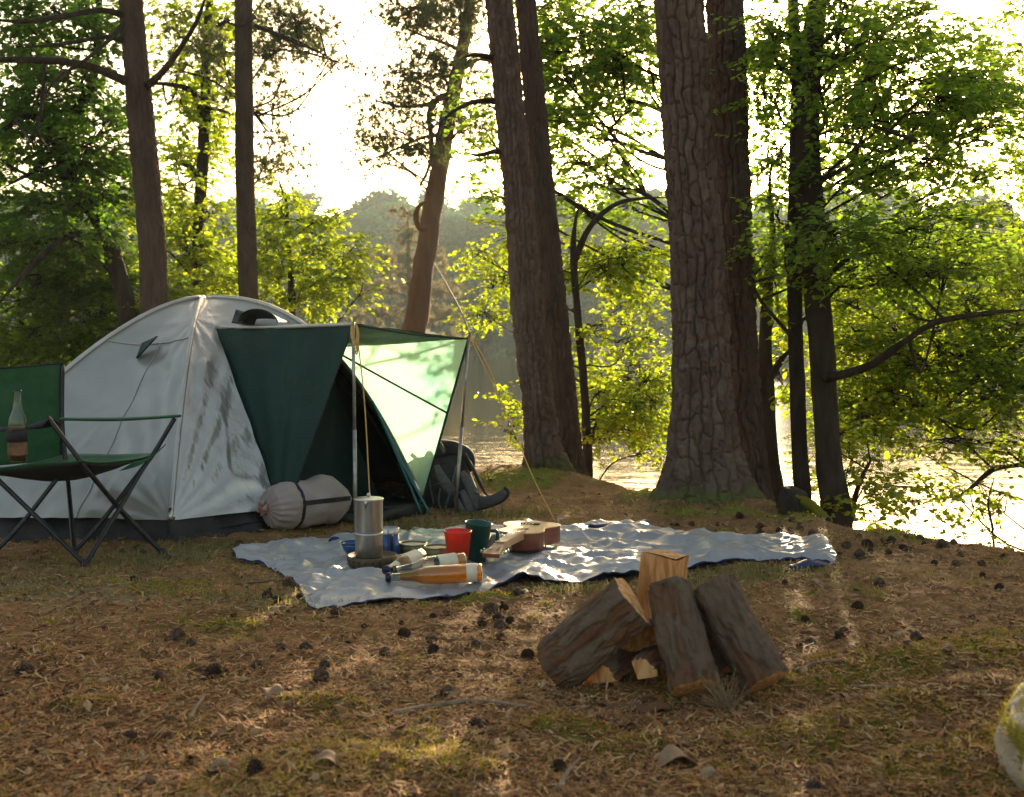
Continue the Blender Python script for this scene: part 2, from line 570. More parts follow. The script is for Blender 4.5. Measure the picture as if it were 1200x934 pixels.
# ------------------------------------------------------------------ terrain
BX = np.array([-60, -8, -3, -1.5, -.31, .06, .55, .86, 1.43, 1.69, 1.98, 2.22, 2.6, 3.2, 5, 12, 60])
BY = np.array([20, 14, 12.5, 9.6, 7.9, 7.66, 7.25, 6.95, 6.25, 5.6, 5.15, 4.85, 4.2, 3.2, .8, -6, -50])
MOSS = [(1010, 805, .22, .07), (1110, 790, .22, .09), (1185, 755, .16, .06), (375, 819, .13, .035), (430, 895, .24, .16), (350, 915, .2, .13),
        (520, 905, .13, .05), (570, 700, .12, .03), (930, 870, .2, .07), (1090, 905, .2, .09), (1000, 860, .22, .07), (640, 852, .12, .04),
        (740, 878, .09, .03), (270, 730, .12, .03), (100, 832, .12, .03), (200, 690, .25, .07), (800, 606, .10, .06), (870, 606, .12, .07), (940, 608, .14, .12),
        (600, 568, .3, .15), (745, 590, .12, .08), (1040, 630, .15, .1), (690, 860, .08, .03)]
MOSSW = [(*G(a, b_)[:2], r1, r2) for a, b_, r1, r2 in MOSS]
ROOTC = G(832, 594)[:2]


def mossmask(x, y):
    m_ = np.zeros_like(np.asarray(x, float))
    for cx, cy, r1, r2 in MOSSW:
        q = 1 - np.sqrt(((x - cx) / (r1 * 1.5)) ** 2 + ((y - cy) / (r2 * 2.2)) ** 2)
        m_ = np.maximum(m_, q)
    nz = fbm(np.stack([np.asarray(x) * 9, np.asarray(y) * 9, np.zeros_like(m_) + 3.3], -1), 3)
    return np.clip(m_ + (nz - .5) * 1.5, 0, 1)


def terr(x, y):
    x = np.asarray(x, float)
    y = np.asarray(y, float)
    yb = np.interp(x, BX, BY) + .12 * (vnoise(np.stack([x * 2, x * 0, x * 0 + .7], -1)) - .5)
    s = (y - yb) * .75
    h = -np.clip(np.where(s > 0, s * s / (s + .25) * .42, 0), 0, 2.2)
    near = 1 - sstep(20, 60, np.hypot(x, y))
    z0 = np.zeros_like(x)
    h = h + near * (.07 * (fbm(np.stack([x * .6, y * .6, z0], -1), 2) - .5) * sstep(0, 1.5, np.abs(y - 5) + np.abs(x + .3) * .3 + 0.6)
                    + .045 * (fbm(np.stack([x * 3.1, y * 3.1, z0 + 5], -1), 3) - .5) + .03 * (fbm(np.stack([x * 14, y * 14, z0 + 9], -1), 2) - .5))
    for cx, cy, r1, r2 in MOSSW:
        q = np.clip(1 - ((x - cx) / (r1 * 1.3)) ** 2 - ((y - cy) / (r2 * 2)) ** 2, 0, 1)
        h = h + .022 * q
    # mound around the big double pine, and the bank rising at the lower right
    h = h + .10 * np.exp(-(((x - ROOTC[0] - .03) / .55) ** 2 + ((y - ROOTC[1] - .1) / .45) ** 2))
    h = h + .10 * np.exp(-(((x - .25) / .6) ** 2 + ((y - 7.7) / .4) ** 2))
    h = h + .05 * np.exp(-((x - 1.25) / .5) ** 2 - ((y - 3.15) / .16) ** 2) + .05 * np.exp(-((x - 1.1) / .35) ** 2 - ((y - 2.75) / .14) ** 2)
    h = h + .10 * sstep(.72, 1.35, x) * np.exp(-((y - 2.3) / .75) ** 2)
    far = sstep(60, 200, np.hypot(x, y))
    return np.where(np.isfinite(h), h, 0) - 0 * far


def tz(x, y):
    return float(terr(np.array([x]), np.array([y]))[0])


def axis_grid(segs):
    out = []
    for a, b_, n in segs:
        out.append(np.linspace(a, b_, n, endpoint=False))
    out.append([segs[-1][1]])
    return np.concatenate(out)


gx = axis_grid([(-300, -40, 8), (-40, -8, 20), (-8, -3.2, 50), (-3.2, 3.0, 400), (3.0, 8, 50), (8, 40, 20), (40, 300, 8)])
gy = axis_grid([(-200, -30, 6), (-30, -2, 16), (-2, 1.5, 20), (1.5, 3.2, 170), (3.2, 5, 110), (5, 8.5, 120), (8.5, 16, 60), (16, 60, 20), (60, 140, 6)])
X, Y = np.meshgrid(gx, gy, indexing='ij')
Z = terr(X, Y)
Z = np.where(Y > 60, np.minimum(Z, -2.0), Z)
mb = MB().add(np.stack([X, Y, Z], -1).reshape(-1, 3), grid_faces(len(gx), len(gy))[:, ::-1])
gobj = mb.build('ground', M['ground'])
tag(gobj, 'brown forest floor of pine needles and moss sloping to the lake', kind='structure')
a = gobj.data.attributes.new('moss', 'FLOAT', 'POINT')
a.data.foreach_set('value', mossmask(X, Y).ravel().astype(np.float32))
STRAW = [(870, 676, .5, .12), (520, 607, .6, .12), (200, 650, .5, .15), (100, 690, .6, .3), (350, 700, .4, .2)]
sm = np.zeros_like(X)
for a_, b_, r1, r2 in STRAW:
    c_ = G(a_, b_)
    sm = np.maximum(sm, 1 - np.hypot((X - c_[0]) / (r1 * 1.4), (Y - c_[1]) / (r2 * 1.8)))
a = gobj.data.attributes.new('straw', 'FLOAT', 'POINT')
a.data.foreach_set('value', (np.clip(sm + (fbm(np.stack([X * 8, Y * 8, X * 0], -1), 3) - .5), 0, 1)).ravel().astype(np.float32))

WATER_Z = -.72
mb = MB()
wx = axis_grid([(-400, 400, 40)])
wy = axis_grid([(-60, 300, 30)])
XX, YY = np.meshgrid(wx, wy, indexing='ij')
mb.add(np.stack([XX, YY, XX * 0 + WATER_Z], -1).reshape(-1, 3), grid_faces(len(wx), len(wy))[:, ::-1])
tag(mb.build('lake_water', M['water']), 'still forest lake glaring white in the low sun', kind='structure')

# far hills behind the lake
hx = np.linspace(-320, 320, 90)
hy = np.linspace(112, 420, 40)
XX, YY = np.meshgrid(hx, hy, indexing='ij')
hh = -2.5 + (YY - 112) * .16 + 10 * (fbm(np.stack([XX / 60, YY / 60, XX * 0], -1), 2) - .5) * sstep(112, 180, YY)
hh = np.minimum(hh, 12 + 3 * np.sin(XX / 40))
mb = MB().add(np.stack([XX, YY, hh], -1).reshape(-1, 3), grid_faces(90, 40)[:, ::-1])
M['hill'] = mat('hill_ground', (.05, .06, .025), .95, col2=(.08, .08, .035), nscale=.1)
tag(mb.build('far_hills', M['hill']), 'low wooded hill on the far shore', kind='structure')

# ------------------------------------------------------------------ trees
def bark_trunk(pts, rads, vis_top, ring, sides, seed, cell=(.085, .20), depth=.016, flare=None):
    """trunk as a displaced tube; rings dense up to z=vis_top. flare: list of (angle, strength, width) root buttresses"""
    q = np.column_stack([np.asarray(pts, float), rads])
    L_ = np.linalg.norm(np.diff(q[:, :3], axis=0), axis=1).sum()
    fine = smooth_path(q, 600)
    z = fine[:, 2]
    z0, z1 = z[0], z[-1]
    zt = min(vis_top, z1)
    zz = np.concatenate([np.arange(z0, zt, ring), np.arange(zt, z1, .25), [z1]])
    C = np.stack([np.interp(zz, z, fine[:, k]) for k in range(4)], -1)
    th = np.arange(sides) / sides * 2 * math.pi
    T, Zz = np.meshgrid(th, zz, indexing='xy')
    r = C[:, 3][:, None] * np.ones_like(T)
    gz = zz[0]
    if flare:
        for (fa, fs, fw, fh) in flare:
            dth = np.abs((T - fa + math.pi) % (2 * math.pi) - math.pi)
            r = r + fs * np.exp(-(dth / fw) ** 2) * np.exp(-np.maximum(Zz - gz - .1, 0) / fh)
    r = r * (1 + .05 * (vnoise(np.stack([np.cos(T) * 1.3 + seed, np.sin(T) * 1.3, Zz * 1.5], -1)) - .5) * 2)
    # bark plates: wavy columns split by deep vertical fissures, each column broken by thinner cross cracks
    R0 = float(np.mean(C[:max(3, len(zz) // 3), 3]))
    cx_, cy_ = np.cos(T) * R0, np.sin(T) * R0
    amp = depth * np.clip(C[:, 3][:, None] / .12, .5, 1.3)

    def plates(width, height, so):
        nc = max(6, int(round(2 * math.pi * R0 / width)))
        w1 = fbm(np.stack([cx_ * .55 / width + so, cy_ * .55 / width, Zz * .45 / width], -1), 3) - .5
        w2 = fbm(np.stack([cx_ * .8 / width, cy_ * .8 / width + so, Zz * .8 / width + 7], -1), 2) - .5
        u = T / (2 * math.pi) * nc + w1 * 1.7
        iu = np.floor(u).astype(int)
        fu = u - iu
        cu = iu % nc
        v = Zz / height + 7.3 * LAT[cu & 63, int(so) & 63, 3] + w2 * 1.5
        iv = np.floor(v).astype(int)
        fv = v - iv
        du = np.minimum(fu, 1 - fu) * width
        dv = np.minimum(fv, 1 - fv) * height
        return du, dv, LAT[cu & 63, iv & 63, (int(so) + 5) & 63]
    du, dv, ID = plates(cell[0], cell[1], seed + .37)
    e1 = sstep(.0, cell[0] * .10, du) * .55 + .45 * sstep(0, cell[0] * .3, du)
    e2 = .15 + .85 * sstep(.0, .012, dv)
    du2, dv2, ID2 = plates(cell[0] * .55, cell[1] * .38, seed + 8.21)
    e3 = sstep(0, .006, np.minimum(du2, dv2))
    fl = fbm(np.stack([cx_ * 34 + seed, cy_ * 34, Zz * 20], -1), 3) - .5
    e = np.minimum(e1, e2)
    r = r + amp * (e - 1) + amp * .35 * (ID - .5) * e + amp * .22 * (e3 - 1) + amp * .25 * (ID2 - .5) * e + amp * .95 * fl
    ID = np.clip(.5 + (ID - .5) * .6 + (ID2 - .5) * .5, 0, 1)
    Vv = np.stack([C[:, 0][:, None] + r * np.cos(T), C[:, 1][:, None] + r * np.sin(T), Zz], -1)
    mb = MB().add(Vv.reshape(-1, 3), grid_faces(len(zz), sides, True))
    return mb, ID.ravel(), e.ravel(), Vv


def leaf_quads(cent, dirv, nrm, size, wid):
    """folded leaf: 6 verts, 2 quads"""
    dirv = dirv / (np.linalg.norm(dirv, axis=1)[:, None] + 1e-9)
    side = np.cross(dirv, nrm)
    side /= np.linalg.norm(side, axis=1)[:, None] + 1e-9
    nn_ = np.cross(side, dirv)
    s, w = size[:, None], wid[:, None]
    base = cent
    v = np.stack([base,
                  base + dirv * s * .35 + side * w * .5 + nn_ * s * .08,
                  base + dirv * s * .75 + side * w * .38 + nn_ * s * .03,
                  base + dirv * s - nn_ * s * .06,
                  base + dirv * s * .75 - side * w * .38 + nn_ * s * .03,
                  base + dirv * s * .35 - side * w * .5 + nn_ * s * .08], 1)
    k = np.arange(len(cent))[:, None] * 6
    f = np.concatenate([k + np.array([[0, 1, 2, 3]]), k + np.array([[0, 3, 4, 5]])])
    return v.reshape(-1, 3), f


def prisms(a, b_, ra, rb):
    """three-sided twigs from a to b"""
    d = b_ - a
    d = d / (np.linalg.norm(d, axis=1)[:, None] + 1e-9)
    u = np.cross(d, np.array([[.3, .2, .93]]))
    u /= np.linalg.norm(u, axis=1)[:, None] + 1e-9
    w = np.cross(d, u)
    v = []
    for p_, r_ in ((a, ra), (b_, rb)):
        for k in range(3):
            t = k * 2.0944
            v.append(p_ + (u * math.cos(t) + w * math.sin(t)) * np.asarray(r_).reshape(-1, 1))
    v = np.stack(v, 1)
    k = np.arange(len(a))[:, None] * 6
    f = np.concatenate([k + np.array([[i, (i + 1) % 3, 3 + (i + 1) % 3, 3 + i]]) for i in range(3)])
    return v.reshape(-1, 3), f


def unit(n, g):
    v = g.normal(size=(n, 3))
    return v / np.linalg.norm(v, axis=1)[:, None]


DENS = 2.1


def foliage(cb, tb, clumps, host, g, leaf=.055, nspray=60, per=14, needle=False, gap=.42, hang=0.25, limb_r=.014, sink=None):
    """clumps: (px,py,d,rx,ry) ellipses at distance d; leaves go to cb, twigs to tb; limbs leave the host polyline"""
    host = np.asarray(host, float)
    for (px, py, d, rx, ry, *dens) in clumps:
        dens = dens[0] if dens else 1
        c = P(px, py, d)
        rw, rh = rx * d / FPX, ry * d / FPX
        rd = max(.35, rw * .75)
        n = max(5, int(DENS * nspray * dens * (rw * rh) / .09))
        # limb from host
        k = np.argmin(np.abs(host[:, 2] - (c[2] - abs(c[0] - host[:, 0].mean()) * .45 - .1)))
        h0 = host[k]
        mid = (h0 + c) / 2 + np.array([0, 0, .12 * g.normal()]) + unit(1, g)[0] * .08
        tube(tb, [h0, mid, c], [limb_r * .9, limb_r * .75, limb_r * .4], 5, wob=.3)
        # secondary branches
        ns = max(4, int(5 + n / 26))
        sd = unit(ns, g) * np.array([rw, rd, rh]) * g.uniform(.55, .95, (ns, 1))
        subs = []
        for q in sd:
            st = c + (mid - c) * g.uniform(0, .6)
            e = c + q
            m_ = (st + e) / 2 + unit(1, g)[0] * .06 * np.linalg.norm(q) + np.array([0, 0, .04])
            tube(tb, [st, m_, e], [limb_r * .5, limb_r * .35, limb_r * .15], 4, n=5, cap=False)
            subs.append((st, m_, e))
        # spray origins near secondary branches and in the ellipsoid
        o = unit(n * 2, g) * (g.random((n * 2, 1)) ** .45) * np.array([rw, rd, rh]) + c
        keep = vnoise(o * (1.7 / max(.35, min(rw, .9))) * 1.2 + 3.1) > gap
        o = o[keep][:n]
        n = len(o)
        if n == 0:
            continue
        E = np.array([s[2] for s in subs])
        Mi = np.array([s[1] for s in subs])
        near = np.argmin(((o[:, None] - E[None]) ** 2).sum(-1), 1)
        tt = g.uniform(0, 1, (n, 1))
        anchor = Mi[near] * (1 - tt) + E[near] * tt
        dv = (o - anchor)
        ln = np.linalg.norm(dv, axis=1)
        dirv = dv / (ln[:, None] + 1e-6) + (o - c) / np.array([rw, rd, rh]) * .5
        dirv[:, 2] = dirv[:, 2] * .45 - hang * g.random(n)
        dirv /= np.linalg.norm(dirv, axis=1)[:, None]
        v, f = prisms(anchor, o, np.full(n, .0035), np.full(n, .002))
        tb.add(v, f)
        sl_ = g.uniform(.16, .34, (n, 1))
        if needle:
            # tufts of long needles along short shoots
            o2 = np.repeat(o, 3, 0) + np.repeat(dirv * sl_, 3, 0) * np.tile(np.array([[0], [.4], [.8]]), (n, 1)) + unit(n * 3, g) * .05
            tufts = len(o2)
            m_ = per
            cc = np.repeat(o2, m_, 0)
            dd = unit(tufts * m_, g) + np.repeat(np.repeat(dirv, 3, 0), m_, 0) * .9 + np.array([0, 0, .3])
            dd /= np.linalg.norm(dd, axis=1)[:, None]
            s_ = leaf * g.uniform(.7, 1.2, (len(cc), 1))
            sd_ = np.cross(dd, unit(len(cc), g))
            sd_ /= np.linalg.norm(sd_, axis=1)[:, None]
            w_ = .0026 * max(d, 5) / 6
            v = np.stack([cc - sd_ * w_, cc + sd_ * w_, cc + dd * s_], 1).reshape(-1, 3)
            cb.add(v, np.arange(len(cc) * 3).reshape(-1, 3))
            continue
        end = o + dirv * sl_
        v, f = prisms(o, end, np.full(n, .002), np.full(n, .001))
        tb.add(v, f)
        t = np.tile((np.arange(per) + .5) / per, n)[:, None]
        oo, dd, ss = np.repeat(o, per, 0), np.repeat(dirv, per, 0), np.repeat(sl_, per, 0)
        hor = np.cross(dd, np.array([[0, 0, 1.]]))
        hor /= np.linalg.norm(hor, axis=1)[:, None] + 1e-6
        sg = np.tile(np.where(np.arange(per) % 2 == 0, 1., -1.), n)[:, None]
        N = len(oo)
        ld = dd * .55 + hor * sg * .8 + g.normal(size=(N, 3)) * .3
        ld[:, 2] -= .15
        nr = np.array([[0, -.15, 1.]]) + g.normal(size=(N, 3)) * .45
        pos = oo + dd * ss * t + g.normal(size=(N, 3)) * .012
        sz = leaf * g.uniform(.6, 1.25, N)
        v, f = leaf_quads(pos, ld, nr, sz, sz * g.uniform(.55, .78, N))
        cb.add(v, f)


def tree(name, label, cat, root_xy, group=None):
    x, y = root_xy
    return thing(name, label, cat, (x, y, tz(x, y)), group)


def simple_trunk(mb, path, base_z=None, sides=14, wob=.25):
    """path: (px,py,d,width_px)"""
    pts = [P(a, b_, d) for a, b_, d, w in path]
    rad = [w * .5 * d / FPX for a, b_, d, w in path]
    if base_z is not None:
        p0 = pts[0].copy()
        p0[2] = base_z
        pts = [p0] + pts
        rad = [rad[0] * 1.2] + rad
    tube(mb, pts, rad, sides, n=max(16, len(pts) * 10), wob=wob)
    return np.array(smooth_path(np.array(pts), 60))


GP = 'tall pines round the camp'


def pine(label, path, top_z, seed, detail, flare=None, limbs=(), mossy=0, cell=(.085, .20), depth=.016, matn='bark_pine', crown=True):
    """path from bottom to top: (px,py,width_px,d)"""
    base = P(path[0][0], path[0][1], path[0][3])
    x0, y0 = base[0], base[1]
    g0 = tz(x0, y0)
    t = thing('pine_tree', label, 'pine tree', (x0, y0, g0), GP)
    pts = [P(a, b_, d) for a, b_, w, d in path]
    rad = [w * .5 * d / FPX for a, b_, w, d in path]
    pts.insert(0, np.array([pts[0][0], pts[0][1], g0 - .12]) if pts[0][2] > g0 - .1 else pts[0] + np.array([0, 0, -.05]))
    rad.insert(0, rad[0] * 1.04)
    vt = pts[-1][2]
    dirt = (pts[-1] - pts[-2])
    dirt /= dirt[2]
    for z in np.linspace(vt, top_z, 4)[1:]:
        pts.append(pts[-1] + dirt * .6 * (z - pts[-1][2]))
        rad.append(max(.03, rad[-1] * .78))
    ring, sides = detail
    mbk, ID, E, Vv = bark_trunk(pts, rad, vt, ring, sides, seed, cell, depth, flare)
    o = mbk.build('trunk', M[matn], t)
    at = o.data.attributes.new('plate', 'FLOAT', 'POINT')
    at.data.foreach_set('value', (ID * .8 + .1).astype(np.float32))
    if mossy:
        zz = Vv[..., 2] - g0
        n_ = fbm(Vv * 8, 3)
        mm = np.clip((mossy - zz) / mossy * 1.1 + (n_ - .5) * 1.6, 0, 1) * (zz < mossy * 1.3)
        at = o.data.attributes.new('mossy', 'FLOAT', 'POINT')
        at.data.foreach_set('value', mm.ravel().astype(np.float32))
    for lm in limbs:
        mb = MB()
        lp = [P(a, b_, d) for a, b_, d, w in lm]
        lr = [w * .5 * d / FPX for a, b_, d, w in lm]
        lr[-1] *= .2
        tube(mb, lp, lr, 8, wob=.4)
        mb.build('branch', M['bark_dark'], t)
    P_ = np.array(pts)
    if crown:
        cb, tb = MB(), MB()
        g = np.random.default_rng(int(seed) + 50)
        top = P_[-1]
        for k in range(9):
            aa = k * 2.4
            zc = top_z - .3 - k * .33
            host = top + (P_[-3] - top) * ((top_z - zc) / max(.5, top_z - P_[-3][2]))
            e = host + np.array([math.cos(aa), math.sin(aa), .25]) * (.5 + .13 * k)
            tube(tb, [host, (host + e) / 2 + [0, 0, .1], e], [.03, .02, .01], 5)
            n = 60
            cc = e + unit(n, g) * np.array([.7, .7, .35]) * g.random((n, 1)) ** .4
            ccr = np.repeat(cc, 12, 0)
            dd = unit(len(ccr), g) + [0, 0, .3]
            sd_ = np.cross(dd, unit(len(ccr), g))
            sd_ /= np.linalg.norm(sd_, axis=1)[:, None]
            cb.add(np.stack([ccr - sd_ * .006, ccr + sd_ * .006, ccr + dd * .12], 1).reshape(-1, 3), np.arange(len(ccr) * 3).reshape(-1, 3))
        cb.build('crown', M['needle'], t, smooth=False)
        tb.build('twigs', M['bark_dark'], t)['kind'] = 'stuff'
    return t, P_


# --- the pine trunks
FL_C = [(R(-100), .085, .5, .16), (R(-20), .095, .35, .17), (R(190), .10, .4, .16), (R(-150), .05, .3, .25), (R(-60), .05, .22, .22), (R(90), .08, .5, .2)]
pine('thickest pine trunk with flared mossy roots, front one of the close pair right of centre',
     [(828, 588, 96, 6.43), (827, 560, 90, 6.43), (824, 510, 78, 6.43), (823, 440, 69, 6.43), (817, 300, 63, 6.43), (807, 150, 60, 6.43), (796, 0, 58, 6.43), (790, -90, 57, 6.43)],
     11, 3, (.009, 300), FL_C, mossy=.07, cell=(.070, .125), depth=.019)
pine('second trunk of the close pair right of centre, half behind the thickest pine',
     [(884, 598, 54, 6.95), (878, 560, 49, 6.95), (872, 500, 46, 6.95), (865, 400, 45, 6.95), (858, 220, 44, 6.95), (852, 60, 43, 6.95), (848, -60, 42, 6.95)],
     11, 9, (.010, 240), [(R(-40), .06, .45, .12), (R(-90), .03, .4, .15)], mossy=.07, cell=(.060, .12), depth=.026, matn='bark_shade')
pine('leaning reddish pine trunk with rope in front, left one of the pair at centre',
     [(638, 562, 48, 7.65), (636, 530, 43, 7.65), (632, 480, 40, 7.65), (622, 400, 38, 7.65), (609, 250, 35.5, 7.65), (594.5, 100, 34, 7.65), (582, -40, 32, 7.65), (577, -100, 32, 7.65)],
     11, 15, (.012, 170), [(R(-10), .09, .5, .1), (R(200), .05, .5, .1)], mossy=.1, cell=(.045, .085), depth=.021,
     limbs=[[(592, 70, 7.65, 8), (575, 67, 7.6, 7), (556, 64, 7.5, 5), (541, 68, 7.4, 3)], [(596, 122, 7.65, 8), (572, 118, 7.6, 7), (548, 122, 7.4, 5), (520, 140, 7.2, 3), (508, 170, 7.1, 2)], [(602, 182, 7.65, 7), (580, 178, 7.6, 6), (560, 182, 7.5, 4), (545, 178, 7.4, 2)]])
pine('straight dark pine trunk right behind the leaning reddish one at centre',
     [(671, 566, 36, 8.2), (667, 530, 33, 8.2), (657, 430, 31, 8.2), (642, 280, 29, 8.2), (627, 120, 26, 8.2), (615, -10, 24, 8.2), (607, -90, 23, 8.2)],
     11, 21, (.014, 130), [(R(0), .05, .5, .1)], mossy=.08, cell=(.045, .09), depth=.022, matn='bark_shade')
pine('pine trunk behind the tent with heavy side limb reaching to the left frame edge',
     [(186, 430, 40, 9.0), (182, 370, 33, 9.0), (178, 280, 31, 9.0), (168, 170, 31, 9.0), (160, 80, 29, 9.0), (153, 0, 28, 9.0), (148, -80, 27, 9.0)],
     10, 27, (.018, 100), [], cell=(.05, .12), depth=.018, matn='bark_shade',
     limbs=[[(160, 97, 9, 15), (140, 92, 8.9, 11), (105, 78, 8.7, 9), (60, 71, 8.5, 8), (0, 70, 8.3, 7), (-60, 68, 8.1, 6)],
            [(168, 104, 9, 10), (190, 85, 8.8, 8), (214, 52, 8.7, 6), (232, 22, 8.6, 5), (246, -20, 8.5, 4)],
            [(150, 48, 9, 8), (120, 44, 8.8, 5), (70, 52, 8.5, 4), (20, 56, 8.3, 3)],
            [(155, 22, 9, 9), (120, 12, 8.8, 7), (70, 20, 8.5, 6), (20, 25, 8.3, 5), (-30, 20, 8.1, 4)],
            [(150, 20, 9, 7), (130, 45, 8.8, 5), (100, 70, 8.6, 4), (60, 100, 8.4, 3), (40, 150, 8.3, 2)]])
pine('slim straight pine trunk rising behind the tent apex',
     [(292, 430, 25, 11.0), (291, 350, 23, 11.0), (287, 200, 21.5, 11.0), (285.5, 60, 20.5, 11.0), (285, -30, 20, 11.0), (284, -90, 20, 11.0)],
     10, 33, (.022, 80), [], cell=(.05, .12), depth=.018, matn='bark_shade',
     limbs=[[(300, 30, 11, 5), (322, 40, 10.8, 4), (350, 52, 10.6, 3), (372, 60, 10.4, 2)], [(298, 20, 11, 6), (280, 30, 10.8, 4), (255, 20, 10.6, 3)]])

# --- the leaning pine over the water (own crown of needles)
t = thing('leaning_pine', 'orange barked pine leaning right over the water behind the tent awning', 'pine tree', (P(478, 430, 14)[0], 14, tz(P(478, 430, 14)[0], 14)), 'trees at the water edge')
mb = MB()
host = simple_trunk(mb, [(474, 440, 14, 30), (486, 385, 14, 27), (497, 310, 14, 25), (508, 240, 14, 22), (519, 175, 14, 20), (531, 110, 14, 17), (545, 40, 14, 14), (553, -20, 14, 12), (560, -110, 14, 8)], -2.2, 24)
mb.build('trunk', M['bark_red'], t)
for lm in ([(527, 112, 14, 9), (513, 116, 13.8, 8), (503, 135, 13.7, 7), (506, 165, 13.6, 6), (503, 195, 13.5, 4), (492, 218, 13.4, 3)],
           [(505, 262, 14, 8), (494, 268, 13.8, 7), (488, 258, 13.7, 7), (490, 243, 13.6, 6), (500, 236, 13.5, 4)],
           [(530, 110, 14, 6), (500, 122, 13.6, 4), (470, 125, 13.3, 3), (440, 118, 13, 2)],
           [(536, 85, 14, 5), (560, 70, 13.6, 4), (585, 75, 13.3, 3)],
           [(520, 160, 14, 6), (500, 160, 13.7, 4), (470, 172, 13.3, 3), (440, 185, 13, 2)],
           [(540, 60, 14, 5), (520, 50, 13.7, 4), (490, 40, 13.4, 3), (470, 30, 13.2, 2)]):
    b_ = MB()
    tube(b_, [P(a, b2, d) for a, b2, d, w in lm], [w * .5 * d / FPX for a, b2, d, w in lm], 7, wob=.4)
    b_.build('branch', M['bark_red'], t)
cb, tb = MB(), MB()
g = np.random.default_rng(11)
foliage(cb, tb, [(455, 122, 13.2, 38, 20), (440, 165, 13, 30, 16), (475, 175, 13.3, 34, 14), (505, 60, 13.5, 36, 18), (480, 20, 13.2, 36, 24), (545, 20, 13.8, 40, 24),
                 (500, 90, 13.6, 22, 12), (445, 190, 13.0, 26, 8), (520, -20, 13.6, 60, 24), (560, 130, 13.4, 24, 22, .7), (490, 105, 13.4, 30, 10), (555, 75, 13.4, 24, 18, .8), (470, 90, 13.6, 30, 14), (520, 130, 13.6, 26, 14), (460, 150, 13.2, 40, 12), (500, 180, 13.6, 26, 10), (520, 90, 13.8, 30, 20), (500, 10, 13.8, 50, 24), (545, 150, 13.8, 26, 22)],
        host, g, leaf=.075, nspray=34, per=16, needle=True, gap=.36, limb_r=.016)
cb.build('crown', M['needle'], t, smooth=False)
tb.build('twigs', M['bark_red'], t)['kind'] = 'stuff'


def broadleaf(name, label, cat, base, trunks, clumps, seed, mleaf, leaf=.055, nspray=60, per=14, needle=False, gap=.42, limbs=(), group=None, mb_mat='bark_dark', limb_r=.014, hang=.25):
    """base (px, d); trunks: list of paths (px,py,d,w)"""
    bx, by = (base[0] - 600) / FPX * base[1], base[1]
    gz = tz(bx, by)
    t = thing(name, label, cat, (bx, by, gz), group)
    host = None
    for tr_ in trunks:
        mb = MB()
        h = simple_trunk(mb, tr_, gz - .1 if tr_ is trunks[0] or len(tr_[0]) == 4 and tr_[0][1] > 500 else None)
        mb.build('trunk', M[mb_mat], t)
        host = h if host is None else np.vstack([host, h])
    for lm in limbs:
        mb = MB()
        lp = [P(a, b2, d) for a, b2, d, w in lm]
        lr = [w * .5 * d / FPX for a, b2, d, w in lm]
        lr[-1] *= .12
        tube(mb, lp, lr, 8, wob=.5)
        mb.build('branch', M[mb_mat], t)
        host = np.vstack([host, smooth_path(np.array(lp), 20)[3:]])
    g = np.random.default_rng(seed)
    cb, tb = MB(), MB()
    foliage(cb, tb, clumps, host, g, leaf, nspray, per, needle, gap, hang, limb_r)
    cb.build('crown', M[mleaf], t, smooth=False)
    tb.build('twigs', M[mb_mat], t)['kind'] = 'stuff'
    return t


GE = 'trees at the water edge'
